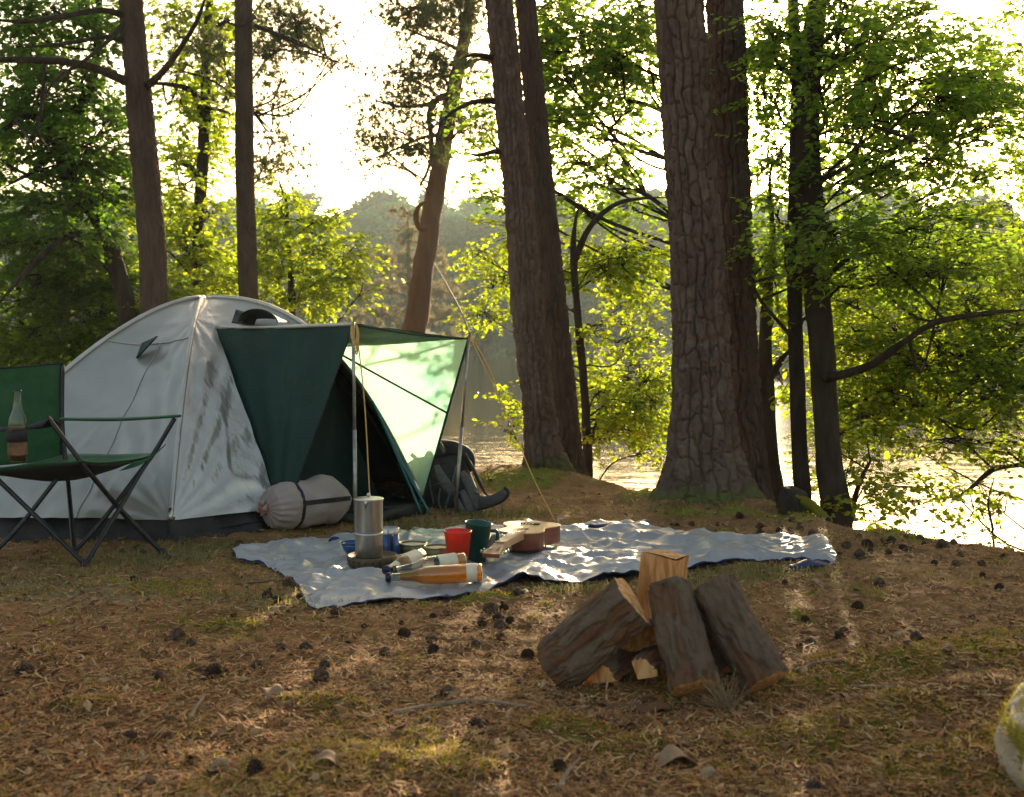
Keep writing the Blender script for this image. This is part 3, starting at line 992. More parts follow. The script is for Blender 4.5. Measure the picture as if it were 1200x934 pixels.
# dark double trunk at the bank, right
broadleaf('oak_tree', 'dark double trunked oak at the bank edge with a long bough reaching right', 'oak tree', (975, 6.7),
          [[(981, 612, 6.7, 38), (972, 540, 6.7, 31), (965, 440, 6.7, 31), (957, 330, 6.7, 31), (948, 220, 6.7, 30), (946, 120, 6.7, 28), (951, 60, 6.7, 26), (958, 0, 6.7, 22), (964, -80, 6.7, 18)],
           [(941, 604, 6.9, 21), (937, 520, 6.9, 19), (933, 420, 6.9, 18), (931, 320, 6.9, 17), (932, 200, 6.8, 16), (934, 100, 6.75, 14), (930, 20, 6.7, 13), (928, -60, 6.7, 10)]],
          [(1010, 50, 6.2, 70, 26), (905, 35, 6.6, 40, 28, .8), (1065, 95, 6.4, 80, 26), (990, 150, 6.4, 60, 22), (1120, 130, 6.6, 60, 26), (1150, 95, 6.8, 40, 20),
           (905, 110, 6.8, 36, 30, .8), (900, 185, 6.8, 28, 22, .6), (1050, 195, 6.3, 70, 18), (960, 95, 6.0, 45, 18, .7), (1100, 60, 7, 60, 24, .6), (1040, 150, 7, 40, 30, .5), (900, 300, 7.2, 36, 26), (910, 60, 7.1, 36, 30, .7), (985, 80, 7, 40, 24, .6), (1060, 290, 7, 60, 22), (1000, 270, 6.2, 70, 24), (1080, 262, 6.2, 60, 18), (960, 285, 6.0, 50, 22, .8),
           (1050, 320, 6.4, 70, 22), (920, 270, 6.6, 36, 20), (1110, 310, 6.5, 46, 16), (1150, 160, 6.6, 36, 20), (1060, 20, 6.5, 60, 22), (990, 5, 6.3, 60, 18), (1010, 220, 6.6, 40, 14),
           (900, 235, 6.9, 30, 16, .7), (1165, 205, 6.8, 30, 14, .7), (1100, 235, 6.6, 40, 12, .7), (1000, 60, 7.4, 60, 34), (1060, 130, 7.4, 60, 30), (970, 130, 7.4, 50, 26), (1110, 110, 7.4, 50, 24), (900, 60, 7.4, 36, 40), (905, 190, 7.4, 26, 30, .8), (990, 195, 7.4, 50, 20), (1090, 200, 7.4, 50, 18), (1010, 320, 7.4, 70, 26), (1130, 280, 7.4, 50, 20), (940, 330, 7.4, 40, 26), (1150, 130, 7.4, 36, 20)],
          101, 'leaf_mid', leaf=.043, nspray=78, gap=.47, limbs=[
              [(958, 445, 6.7, 14), (990, 438, 6.5, 11), (1025, 425, 6.3, 10), (1060, 400, 6.1, 8), (1095, 378, 6.0, 7), (1150, 368, 5.9, 6), (1215, 362, 5.8, 5)],
              [(950, 215, 6.7, 9), (985, 200, 6.4, 6), (1030, 180, 6.2, 4), (1075, 165, 6.0, 3)],
              [(952, 340, 6.7, 9), (968, 325, 6.4, 8), (1000, 300, 6.2, 5), (1040, 296, 6.1, 3)],
              [(945, 70, 6.7, 8), (975, 40, 6.4, 5), (1005, 30, 6.2, 4)], [(936, 90, 6.7, 9), (905, 78, 6.7, 5), (870, 82, 6.7, 3)],
              [(938, 405, 6.8, 7), (915, 380, 6.7, 5), (890, 350, 6.6, 4), (880, 320, 6.5, 3)]], group=GE, limb_r=.011)
# thin dark trunk between
broadleaf('alder_tree', 'thin dark trunk standing between the big pine pair and the double trunked oak', 'tree', (908, 7.3),
          [[(910, 600, 7.3, 26), (903, 540, 7.3, 22), (898, 460, 7.3, 19), (897, 400, 7.3, 16), (900, 340, 7.3, 12), (905, 280, 7.3, 7), (902, 220, 7.3, 4), (906, 180, 7.3, 1)]],
          [(905, 330, 7.2, 36, 30), (915, 430, 7.6, 30, 30, .7), (925, 370, 7.5, 26, 26, .7)], 103, 'leaf_bright', leaf=.05, nspray=50, group=GE,
          limbs=[[(898, 450, 7.3, 8), (912, 425, 7.2, 6), (930, 405, 7.1, 4), (940, 380, 7.0, 3)]], limb_r=.008)
# bright branches hanging over the water, right
broadleaf('lakeside_tree', 'yellow green leafy tree glowing over the bright water at the right', 'tree', (1290, 8.2),
          [[(1290, 640, 8.2, 30), (1285, 500, 8.2, 28), (1270, 380, 8.2, 24), (1260, 250, 8.2, 20), (1262, 120, 8.2, 16), (1270, 0, 8.2, 10)]],
          [(1100, 420, 8.0, 80, 34), (1160, 470, 7.8, 60, 36), (1010, 400, 8.2, 56, 34), (1060, 470, 8.0, 80, 36), (1130, 350, 8.2, 66, 28), (1185, 390, 8.0, 44, 36), (1000, 475, 8.2, 46, 30),
           (1180, 530, 7.6, 40, 16, .7), (1120, 522, 7.8, 56, 12, .6), (1040, 510, 8.0, 46, 12, .6), (1185, 310, 8.2, 36, 28), (985, 350, 8.4, 40, 26), (1080, 380, 8.2, 60, 22), (1150, 580, 7.4, 40, 12, .5), (1110, 570, 7.6, 34, 10, .5),
           (1020, 440, 8.4, 50, 26), (1200, 450, 7.8, 40, 40), (1050, 350, 8.6, 60, 30, .6), (1130, 410, 8.6, 60, 30, .5), (1090, 480, 8.6, 60, 20, .5), (1190, 350, 8.6, 40, 30, .6), (1120, 300, 8.8, 60, 24, .7)],
          105, 'leaf_bright', leaf=.044, nspray=72, gap=.40, group=GE, limbs=[
              [(1270, 350, 8.2, 16), (1200, 400, 8.0, 9), (1160, 430, 7.9, 6), (1120, 465, 7.8, 4), (1090, 500, 7.7, 3)],
              [(1280, 500, 8.2, 16), (1210, 540, 7.8, 7), (1165, 550, 7.7, 6), (1130, 578, 7.6, 4), (1105, 585, 7.5, 2)],
              [(1262, 380, 8.2, 12), (1200, 415, 7.9, 6), (1150, 430, 7.8, 4), (1090, 440, 7.7, 3)]], limb_r=.010)
broadleaf('lakeside_shrub', 'low leafy shrub sprigs hanging before the glare right of the dark oak', 'shrub', (1000, 6.9),
          [[(995, 625, 6.9, 8), (1000, 590, 6.9, 7), (1010, 560, 6.9, 5), (1020, 540, 6.9, 3)]],
          [(1020, 572, 6.9, 56, 16), (1050, 590, 6.8, 36, 13), (990, 560, 7.0, 26, 20), (1030, 610, 6.7, 28, 8, .7), (975, 520, 7.2, 30, 24), (1010, 500, 7.2, 34, 18)],
          106, 'leaf_bright', leaf=.045, nspray=56, group=GE, limb_r=.006)
broadleaf('bank_sapling', 'small sparse sapling at the bank edge in the bright glare, far right', 'sapling', (1160, 5.6),
          [[(1165, 650, 5.6, 3), (1163, 620, 5.6, 2.4), (1158, 590, 5.6, 2), (1165, 560, 5.6, 1.2)]],
          [(1160, 610, 5.6, 24, 20, .5), (1175, 630, 5.6, 16, 12, .5), (1150, 640, 5.6, 12, 8, .4)],
          107, 'leaf_bright', leaf=.035, nspray=26, per=10, group=GE, limb_r=.003)
broadleaf('birch_tree', 'pale feathery tree at the upper right edge against the white sky', 'tree', (1330, 12),
          [[(1320, 560, 12, 26), (1300, 400, 12, 22), (1280, 200, 12, 18), (1275, 40, 12, 12), (1280, -100, 12, 8)]],
          [(1190, 60, 11.8, 34, 40), (1180, 120, 11.8, 30, 36), (1200, 190, 11.6, 34, 40), (1160, 240, 11.8, 30, 26, .8), (1200, 270, 11.6, 40, 30), (1190, 10, 11.8, 24, 22), (1140, 280, 11.8, 40, 24, .8)],
          108, 'leaf_bright', leaf=.055, nspray=26, group=GE)
# central tree between the pines, bright
broadleaf('maple_tree', 'young leafy tree glowing yellow green between the two pine pairs', 'tree', (690, 8.6),
          [[(690, 575, 8.6, 12), (688, 520, 8.6, 11), (685, 460, 8.6, 10), (678, 380, 8.6, 9), (672, 300, 8.6, 8), (674, 262, 8.6, 4), (680, 235, 8.6, 1)]],
          [(715, 315, 8.8, 44, 22), (740, 390, 9, 40, 26, .35), (720, 455, 9, 50, 30, .8), (710, 505, 8.8, 40, 22), (755, 480, 9, 30, 40), (745, 300, 9, 34, 26), (700, 395, 8.8, 34, 20, .35), (760, 440, 9, 24, 30, .7),
           (590, 325, 11.8, 32, 24), (572, 372, 11.8, 22, 16, .8), (598, 480, 8.8, 14, 18, .8), (596, 505, 8.6, 13, 14, .8), (560, 300, 9.4, 18, 12, .6), (600, 275, 9.2, 26, 18, .7), (655, 330, 9, 24, 30, .6), (650, 420, 9, 20, 30, .5),
           (760, 530, 9, 20, 14, .6), (740, 350, 9.6, 44, 22, .4), (745, 440, 9.6, 40, 20, .6), (715, 490, 9.6, 40, 22), (700, 300, 9.6, 40, 20)],
          109, 'leaf_bright', leaf=.046, nspray=66, gap=.40, group=GE, limb_r=.008,
          limbs=[[(672, 310, 8.6, 8), (690, 268, 8.5, 7), (720, 240, 8.4, 5), (750, 233, 8.3, 4), (785, 231, 8.2, 3)]])
broadleaf('oak_tree', 'leafy oak crown hanging between the centre pines and the thick pine pair', 'oak tree', (790, 9.6),
          [[(800, 570, 9.6, 14), (805, 400, 9.6, 14), (800, 200, 9.6, 12), (798, 50, 9.6, 10), (800, -80, 9.6, 7)]],
          [(670, 30, 9, 46, 26), (720, 70, 9.2, 50, 26), (660, 90, 9, 36, 22), (740, 20, 9.2, 44, 22), (640, 140, 9, 40, 20, .8), (690, 135, 9.2, 44, 16, .8), (740, 130, 9.2, 36, 16, .7), (670, 185, 9, 36, 18, .8), (700, 215, 9.2, 40, 16, .8),
           (735, 190, 9.2, 26, 12, .5), (640, 60, 9, 26, 30, .6), (600, 190, 9, 22, 20, .5), (700, 165, 9, 50, 8, .6), (570, 165, 8.8, 16, 40, .5), (575, 225, 8.8, 20, 12, .6), (760, 75, 9.2, 16, 20, .6), (655, 225, 9, 26, 12, .7), (690, 50, 9.8, 60, 30), (730, 100, 9.8, 46, 26), (660, 130, 9.8, 40, 26), (740, 45, 9.8, 40, 26), (700, 190, 9.8, 46, 14, .8), (650, 10, 9.8, 46, 20), (720, 155, 9.8, 30, 12, .7), (740, 245, 9.8, 40, 12, .8), (590, 240, 9.4, 26, 16, .8), (560, 120, 9.4, 20, 30, .6), (680, 250, 9.8, 40, 14, .8)],
          110, 'leaf_mid', leaf=.052, nspray=52, gap=.44, group=GE,
          limbs=[[(800, 190, 9.6, 8), (760, 180, 9.4, 5), (720, 165, 9.2, 4), (680, 160, 9, 3)], [(800, 140, 9.6, 7), (750, 120, 9.4, 5), (700, 110, 9.2, 3)], [(800, 260, 9.6, 7), (750, 225, 9.4, 5), (700, 222, 9.2, 3)]])
# --- left side
GL = 'trees behind the tent'
broadleaf('crooked_tree', 'crooked dark tree forking low at the left behind the camp chair', 'tree', (160, 10.2),
          [[(160, 470, 10.2, 24), (150, 370, 10.2, 22), (138, 320, 10.2, 20), (125, 275, 10.2, 18), (100, 235, 10.2, 18), (80, 205, 10.2, 17), (70, 165, 10.2, 17), (88, 135, 10.2, 14), (105, 105, 10.2, 11), (112, 70, 10.2, 9), (116, 10, 10.2, 7), (120, -60, 10.2, 5)]],
          [(40, 110, 10, 50, 26), (100, 95, 10, 40, 24), (60, 160, 10, 50, 26), (20, 200, 10, 50, 26), (100, 180, 10, 40, 24), (50, 240, 10, 56, 26), (120, 230, 10, 36, 24), (20, 290, 10, 46, 26), (90, 280, 10, 46, 24), (130, 150, 10, 30, 22), (60, 20, 10, 56, 22), (20, 60, 10, 40, 18, .8),
           (120, 40, 10, 40, 20, .8), (10, 10, 10, 30, 18), (80, 130, 10.6, 60, 30), (30, 260, 10.6, 50, 30), (110, 205, 10.6, 40, 30), (40, 60, 10.6, 50, 26), (95, 10, 10.4, 40, 24), (140, 190, 10.6, 30, 30), (10, 150, 10.4, 30, 40), (70, 330, 10.6, 60, 26)],
          120, 'leaf_dark', leaf=.058, nspray=44, gap=.40, group=GL, limbs=[
              [(70, 168, 10.2, 11), (48, 140, 10, 8), (25, 138, 9.8, 7), (0, 155, 9.6, 5), (-25, 175, 9.5, 4)],
              [(75, 180, 10.2, 9), (55, 182, 10, 7), (40, 200, 9.8, 6), (0, 222, 9.6, 4)],
              [(128, 280, 10.2, 10), (90, 275, 9.9, 8), (60, 290, 9.7, 8), (30, 320, 9.5, 6), (-10, 365, 9.3, 5)],
              [(52, 75, 8.8, 4), (48, 130, 8.8, 4), (40, 170, 8.8, 3)]])
broadleaf('leafy_bush', 'dense dark green bushes behind the camp chair at the left edge', 'bush', (30, 10.8),
          [[(40, 520, 10.8, 8), (30, 420, 10.8, 7), (20, 330, 10.8, 5)], [(90, 520, 10.8, 7), (100, 430, 10.8, 6), (105, 350, 10.8, 4)]],
          [(20, 350, 10.6, 60, 30), (80, 330, 10.6, 50, 30), (60, 390, 10.6, 60, 32), (120, 370, 10.6, 46, 30), (10, 410, 10.4, 40, 30), (110, 420, 10.6, 46, 26), (150, 330, 10.6, 40, 30), (60, 440, 10.6, 50, 26), (150, 390, 10.6, 40, 26), (-20, 460, 10.4, 40, 40),
           (190, 350, 10.4, 30, 24), (110, 300, 10.6, 36, 24)],
          121, 'leaf_mid', leaf=.056, nspray=50, gap=.36, group=GL)
broadleaf('tall_tree', 'slender dark trunked tree between the two straight pines behind the tent', 'tree', (232, 13),
          [[(232, 430, 13, 18), (231, 350, 13, 16), (233, 260, 13, 14), (238, 180, 13, 13), (241, 110, 13, 12), (243, 40, 13, 10), (250, -40, 13, 8)]],
          [(230, 300, 12.8, 44, 26), (250, 250, 12.8, 40, 22), (210, 220, 12.8, 30, 24), (240, 340, 12.6, 50, 20), (215, 130, 12.8, 30, 26, .8), (262, 90, 12.8, 26, 26, .8), (225, 60, 12.8, 40, 22, .8), (262, 160, 12.8, 20, 30, .7), (200, 20, 12.8, 26, 22), (265, 20, 12.8, 26, 22, .8), (205, 180, 12.8, 20, 16),
           (140, 250, 12.6, 30, 30), (150, 290, 12.6, 30, 24), (215, 280, 12.8, 26, 26), (230, 180, 13.4, 40, 26, .8), (245, 120, 13.4, 36, 26, .8), (215, 90, 13.4, 36, 26, .8), (240, 20, 13.4, 44, 24, .8), (210, 330, 13.4, 40, 30), (255, 310, 13.4, 36, 26), (195, 250, 13.4, 36, 26)],
          122, 'leaf_bright', leaf=.062, nspray=30, gap=.40, group=GL,
          limbs=[[(239, 150, 13, 8), (232, 120, 12.8, 8), (222, 105, 12.7, 6), (190, 98, 12.6, 5), (160, 100, 12.5, 4)], [(239, 125, 13, 7), (255, 128, 12.8, 5), (275, 135, 12.7, 4)],
                 [(236, 210, 13, 6), (222, 195, 12.8, 5), (195, 192, 12.6, 3)], [(240, 60, 13, 7), (258, 30, 12.8, 6), (275, 22, 12.6, 4)]])
broadleaf('leafy_tree', 'bright green leafy young tree right of the slim straight pine behind the tent', 'tree', (345, 11.8),
          [[(345, 430, 11.8, 9), (342, 350, 11.8, 8), (338, 280, 11.8, 5), (335, 225, 11.8, 1)]],
          [(335, 260, 11.8, 40, 24), (375, 290, 11.8, 44, 26), (330, 320, 11.8, 40, 26), (395, 330, 11.8, 36, 24), (360, 350, 11.8, 46, 20), (330, 225, 11.8, 22, 18, .7), (412, 300, 11.6, 24, 18), (375, 255, 11.8, 26, 14, .6), (312, 290, 11.8, 26, 26), (425, 340, 11.6, 18, 14, .6), (260, 330, 11.6, 26, 22), (400, 250, 11.8, 14, 8, .5)],
          123, 'leaf_bright', leaf=.054, nspray=44, gap=.36, group=GL, limb_r=.009)
broadleaf('pine_tree', 'pine with pale hanging needle sprays right of the slim trunk at upper left', 'pine tree', (290, 12.4),
          [[(291, 430, 12.4, 16), (288, 200, 12.4, 14), (286, 40, 12.4, 12), (285, -80, 12.4, 9)]],
          [(325, 25, 12, 30, 14), (350, 60, 12, 34, 14), (330, 95, 12, 24, 12, .8), (385, 70, 11.8, 22, 8, .7), (320, 165, 12, 24, 14), (345, 20, 12, 40, 16, .8), (275, 110, 12, 16, 20, .7), (312, 190, 12, 20, 12, .8), (205, 80, 11.6, 26, 12, .7), (310, 60, 12, 22, 18), (330, -10, 12, 40, 12), (340, 40, 12.4, 44, 20), (320, 120, 12.4, 24, 16), (370, 35, 12.2, 30, 14), (400, 68, 11.8, 16, 7, .7), (225, 50, 12, 30, 16), (330, 200, 12, 26, 14), (260, 60, 12, 24, 20)],
          124, 'needle', leaf=.08, nspray=34, per=16, needle=True, gap=.36, group=GL,
          limbs=[[(288, 28, 12.4, 8), (310, 35, 12.1, 5), (350, 50, 11.9, 4), (395, 72, 11.7, 2)], [(287, 120, 12.4, 6), (300, 135, 12.1, 4), (325, 160, 11.9, 3)]])
# pale sunlit pine on the spit beyond the tent
broadleaf('sunlit_pine', 'pale sunlit wide pine across the water above the tent awning', 'pine tree', (478, 46),
          [[(478, 430, 46, 8), (480, 350, 46, 7), (478, 270, 46, 4)]],
          [(455, 300, 46, 26, 10), (500, 305, 46, 28, 10), (475, 275, 46, 22, 10), (450, 335, 46, 32, 10), (510, 340, 46, 34, 10), (480, 365, 46, 40, 10), (440, 370, 46, 26, 10), (520, 372, 46, 26, 9), (478, 250, 46, 14, 9), (470, 320, 46, 26, 8), (440, 395, 46, 30, 8), (520, 398, 46, 30, 8)],
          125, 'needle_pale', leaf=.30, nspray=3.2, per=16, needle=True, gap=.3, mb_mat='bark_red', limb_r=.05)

# far wood on the other shore: three crowns, copied
GF = 'trees on the far shore'
protos = []
for k in range(3):
    g = np.random.default_rng(200 + k)
    t = thing('far_tree', 'hazy round-topped tree in the wood across the lake', 'tree', (0, 0, 0), GF)
    H_ = 15 + k * 1.5
    mb = MB()
    tube(mb, [(0, 0, -.5), (.1, 0, H_ * .45), (0, .1, H_ * .85)], [.3, .2, .06], 6)
    mb.build('trunk', M['bark_dark'], t)
    cb = MB()
    nc = 34
    for j in range(nc):
        zc = H_ * (.08 + .86 * g.random())
        rr = (1 - abs(zc / H_ - .5) * 1.2) * H_ * .26
        a_ = g.random() * 6.28
        c = np.array([math.cos(a_) * rr * g.uniform(.2, 1), math.sin(a_) * rr * g.uniform(.2, 1), zc])
        n = 200
        o = c + unit(n, g) * np.array([1.8, 1.8, 1.2]) * g.random((n, 1)) ** .35
        sz = g.uniform(.4, .7, n)
        v, f = leaf_quads(o, unit(n, g), unit(n, g) + [0, 0, .8], sz, sz * .8)
        cb.add(v, f)
    cb.build('crown', M['leaf_far'], t, smooth=False)
    protos.append(t)
g = np.random.default_rng(77)
first = [True] * 3
for row, (yy, dx, n) in enumerate(((120, 5.4, 34), (132, 6.2, 34), (148, 7.5, 32), (168, 9, 28))):
    for i in range(n):
        k = int(g.integers(0, 3))
        x = (i - n / 2 + .5) * dx + g.uniform(-2, 2)
        y = yy + g.uniform(-5, 5)
        z = -2.7 + (y - 112) * .16
        if row == 0:
            z = max(z, -1.2)
        sc = g.uniform(.88, 1.1)
        if first[k]:
            first[k] = False
            protos[k].location = (x, y, z)
            protos[k].scale = (sc,) * 3
            protos[k].rotation_euler = (0, 0, g.random() * 6)
        else:
            dup(protos[k], (x, y, z), (0, 0, g.random() * 6), sc)

# ------------------------------------------------------------------ the tent
A_, B_, B2_, C_, L2_, L_ = [np.array(q, float) for q in ((-1.615, 5.21), (-.505, 6.08), (-.6, 7.3), (-1.9, 8.0), (-3.1, 7.0), (-2.82, 5.32))]
APEX = np.array([-1.8, 6.5])
PW = {id(A_): 1.7, id(B_): 2.6, id(B2_): 2.2, id(C_): 2.0, id(L2_): 1.8, id(L_): 1.62}
TUB = .105
TENT_G = max(tz(*A_), tz(*B_)) + .0


def dome(p0, p1, s, r, sag=.05, inset=0.0):
    s, r = np.broadcast_arrays(np.asarray(s, float), np.asarray(r, float))
    pw = PW[id(p0)] * (1 - s) + PW[id(p1)] * s
    b = p0 * (1 - s[..., None]) + p1 * s[..., None]
    k = 1 - sag * np.sin(math.pi * s) * np.sin(math.pi * np.clip(r, 0, 1)) * 1.2
    xy = APEX + (b - APEX) * (r * k * (1 - inset))[..., None]
    z = TUB + (1.205 - TUB) * (1 - r ** pw) * (1 - inset)
    z = z - sag * .7 * np.sin(math.pi * s) * np.sin(math.pi * r)
    w = np.stack([xy[..., 0] * 4 + r * 3, xy[..., 1] * 4, z * 2], -1)
    wr = (fbm(w, 3) - .5) * .022 * np.sin(math.pi * np.clip(s, 0.02, .98)) ** .5
    # creases fanning down to the pegs
    if p0 is A_ or p1 is A_:
        sa = s if p0 is A_ else 1 - s
        for (rc, k1, am) in ((1.0, 21, .0075), (.28, 15, .004)):
            ph = np.arctan2(sa * .9 + .01, np.abs(rc - r) + .01)
            dist = np.hypot(sa * .9, rc - r)
            f_ = np.sin(ph * k1 + 3 * vnoise(w * 1.3))
            wr = wr + am * (np.sign(f_) * np.abs(f_) ** 1.0) * np.exp(-((dist - .3) / .3) ** 2) * np.sin(math.pi * np.clip(s, 0, 1)) ** .4
        rd_ = 1 - np.abs(2 * fbm(np.stack([s * 7, r * 9, s * 0 + 3], -1), 2) - 1)
        wr = wr + .010 * (sstep(.7, 1, rd_)) * sstep(.55, .95, r) * np.sin(math.pi * np.clip(s, 0, 1)) ** .5
    n = np.stack([b[..., 0] - APEX[0], b[..., 1] - APEX[1], np.full(s.shape, .8)], -1)
    n /= np.linalg.norm(n, axis=-1)[..., None]
    return np.concatenate([xy, z[..., None]], -1) + n * wr[..., None]


def find_sr(p0, p1, px, py):
    S, Q = np.meshgrid(np.linspace(0, 1, 80), np.linspace(0, 1, 120), indexing='ij')
    p = dome(p0, p1, S, Q)
    x, y = p[..., 0], p[..., 1]
    zz = p[..., 2] - CAM_H
    f = y * cP - zz * sP
    u = y * sP + zz * cP
    e = (600 + FPX * x / f - px) ** 2 + (467 - FPX * u / f - py) ** 2
    k = np.unravel_index(np.argmin(e), e.shape)
    return S[k], Q[k]


tent = thing('dome_tent', 'silver dome tent with dark green door awning held up on two poles', 'tent', (-1.7, 6.4, tz(-1.7, 6.4)))
sD1, rD1 = find_sr(A_, B_, 253, 384)
rD2 = .60
for (p0, p1) in ((L_, A_), (B_, B2_), (B2_, C_), (C_, L2_), (L2_, L_)):
    mb = MB()
    sheet(mb, lambda u, v: dome(p0, p1, u, v), 150 if p1 is A_ else 60, 150 if p1 is A_ else 60)
    mb.build('side_panel', M['silver'], tent)
SB = .40   # where the door edge meets the ground on A-B


def door_s(r):
    return np.where(r < rD1, 1, np.interp(r, [rD1, 1], [sD1, SB]))


mb = MB()   # front panel left of the door, and the cap above the awning
sheet(mb, lambda u, v: dome(A_, B_, u * np.interp(v, [0, rD1, 1], [1e-3 + sD1, sD1, SB]), v), 90, 170)
mb.build('front_panel', M['silver_front'], tent)
mb = MB()
sheet(mb, lambda u, v: dome(A_, B_, sD1 + u * (1 - sD1), v * (rD1 + (rD2 - rD1) * u)), 60, 50)
mb.build('roof_cap', M['silver'], tent)
# pole sleeves over the arcs
for q, q1 in ((A_, B_), (B_, B2_), (L_, A_), (C_, L2_), (L2_, L_)):
    rr = np.linspace(.02, 1, 24)
    pp = dome(q, q1, 0 * rr, rr)
    mb = MB()
    tube(mb, pp + np.array([0, -.004, .004]), .013, 8, n=50)
    mb.build('pole_sleeve', M['silver_front'], tent)
mb = MB()
ss = np.linspace(.02, .98, 30)
tube(mb, dome(L_, A_, ss, .40 + 0 * ss) + np.array([0, -.003, .002]), .0035, 5, n=60)
mb.build('seam', M['silver_front'], tent)
mb = MB()
rr = np.linspace(.40, 1, 30)
tube(mb, dome(L_, A_, .62 + 0 * rr, rr) + np.array([0, -.003, .002]), .0030, 5, n=60)
mb.build('seam', M['silver_front'], tent)
# black tub floor skirt
mb = MB()
ring = [L_, A_, B_, B2_, C_, L2_, L_]
for k in range(6):
    p0, p1 = ring[k], ring[k + 1]
    if p0 is A_:
        pass

    def f(u, v, p0=p0, p1=p1):
        b = p0 * (1 - u[..., None]) + p1 * u[..., None]
        o = (b - APEX) / np.linalg.norm(b - APEX, axis=-1)[..., None]
        b = APEX + (b - APEX) * (1 - .06 * np.sin(math.pi * u) * (v * .8 + .2))[..., None]
        top = TUB + .012
        if p0 is A_:
            top = top - .06 * sstep(SB, SB + .2, u)
        z = v * top - .03 * (1 - v)
        xy = b + o * (.03 * (1 - v) + .012 * np.sin(u * 40 + v * 3))[..., None] * 1
        z = z + .014 * np.sin(u * 23 + 1) * v * (1 - v) * 4
        return np.concatenate([xy, z[..., None]], -1)
    sheet(mb, f, 60, 8)
mb.build('floor_skirt', M['tub'], tent)
# groundsheet inside and just outside the door
mb = MB()


def gs(u, v):
    p = (A_ * (1 - u[..., None]) + B_ * u[..., None])
    p = p * (1 - v[..., None]) + (C_ * .5 + B2_ * .5) * v[..., None]
    z = .035 + .03 * fbm(np.stack([p[..., 0] * 7, p[..., 1] * 7, p[..., 0] * 0], -1), 3)
    return np.concatenate([p, z[..., None]], -1)


sheet(mb, gs, 50, 40)
mb.build('groundsheet', M['tub'], tent)
# inner dark lining
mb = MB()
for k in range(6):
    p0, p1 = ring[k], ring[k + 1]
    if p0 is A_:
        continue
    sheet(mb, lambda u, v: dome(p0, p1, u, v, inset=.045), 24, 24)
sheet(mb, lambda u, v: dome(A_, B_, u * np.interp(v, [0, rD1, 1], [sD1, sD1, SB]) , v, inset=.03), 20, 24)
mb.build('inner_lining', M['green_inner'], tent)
# inner door panel, half drawn
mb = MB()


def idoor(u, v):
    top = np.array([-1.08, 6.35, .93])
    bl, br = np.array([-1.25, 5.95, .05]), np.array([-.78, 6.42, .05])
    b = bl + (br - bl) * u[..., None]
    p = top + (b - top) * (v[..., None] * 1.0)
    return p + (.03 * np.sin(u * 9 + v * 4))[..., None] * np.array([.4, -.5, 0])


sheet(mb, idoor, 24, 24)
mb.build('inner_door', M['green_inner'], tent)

D1 = dome(A_, B_, sD1, rD1)
D2 = dome(A_, B_, .999, rD2)
Lb = np.array([*(A_ * (1 - SB) + B_ * SB), TUB * .3]) + np.array([.02, -.03, 0])
C1 = P(414, 381, 5.6)
C2 = P(549, 397, 6.25)


def tri_sheet(mb, top_a, top_b, bot, nu=30, nv=40, sag=.03, seedk=0., right=None, bend=(0, 0, 0)):
    def f(u, v):
        a = top_a * (1 - u[..., None]) + top_b * u[..., None]
        p = a * (1 - v[..., None]) + bot * v[..., None]
        n = np.cross(top_b - top_a, bot - top_a)
        n /= np.linalg.norm(n)
        w = (fbm(p * 5 + seedk, 3) - .5) * sag * 2 + .008 * np.sin((u - .5) * 20 + 3 * v)
        env = np.sin(math.pi * np.clip(u, 0, 1)) ** .6 * (1 - v) ** .5
        p = p + n * (w * env)[..., None]
        p = p + np.array(bend) * (np.sin(math.pi * v) * (1 - u) ** 2)[..., None]
        return p
    sheet(mb, f, nu, nv)


mb = MB()
tri_sheet(mb, D1, C1, Lb, sag=.035, seedk=2.)
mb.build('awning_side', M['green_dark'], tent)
mb = MB()


def rw(u, v):
    """right wing: from the curved door edge D2->B to the free edge C2->B"""
    rr = rD2 + (1 - rD2) * v
    inner = dome(A_, B_, 1 + 0 * rr, rr) + np.array([.0, -.02, 0])
    outer = C2 + (np.array([B_[0] + .0, B_[1] - .02, .03]) - C2) * v[..., None]
    p = inner * (1 - u[..., None]) + outer * u[..., None]
    w = (fbm(p * 5 + 7., 3) - .5) * .05 * np.sin(math.pi * u) * (1 - v)
    return p + np.array([.1, -1, 0]) * w[..., None]


sheet(mb, rw, 40, 50)
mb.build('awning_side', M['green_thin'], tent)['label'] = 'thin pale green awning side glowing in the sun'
# seam straps across the sides
mb = MB()
s0, s1 = rw(np.array(.02), np.array(.02)), rw(np.array(1.), np.array(.42))
tt = np.linspace(0, 1, 12)[:, None]
q0, q1 = rw(np.array(.02), np.array(.03)), rw(np.array(1.), np.array(.44))
tube(mb, [q0 + (q1 - q0) * t + [0, -.03 - .02 * math.sin(math.pi * t), 0] for t in np.linspace(0, 1, 8)], .006, 6, n=24)
mb.build('seam', M['black_fabric'], tent)
mb = MB()
tube(mb, [C2, np.array([B_[0], B_[1] - .02, .03])], .007, 6)
mb.build('edge_seam', M['black_fabric'], tent)
mb = MB()
tube(mb, [C1, Lb], .005, 6)
mb.build('seam', M['black_fabric'], tent)


def roof(u, v, off):
    a = D1 * (1 - u[..., None]) + D2 * u[..., None]
    b = C1 * (1 - u[..., None]) + C2 * u[..., None]
    p = a * (1 - v[..., None]) + b * v[..., None]
    z = -.035 * np.sin(math.pi * u) * np.sin(math.pi * v) + (fbm(p * 6, 2) - .5) * .02
    return p + np.stack([0 * z, 0 * z, z + off], -1)


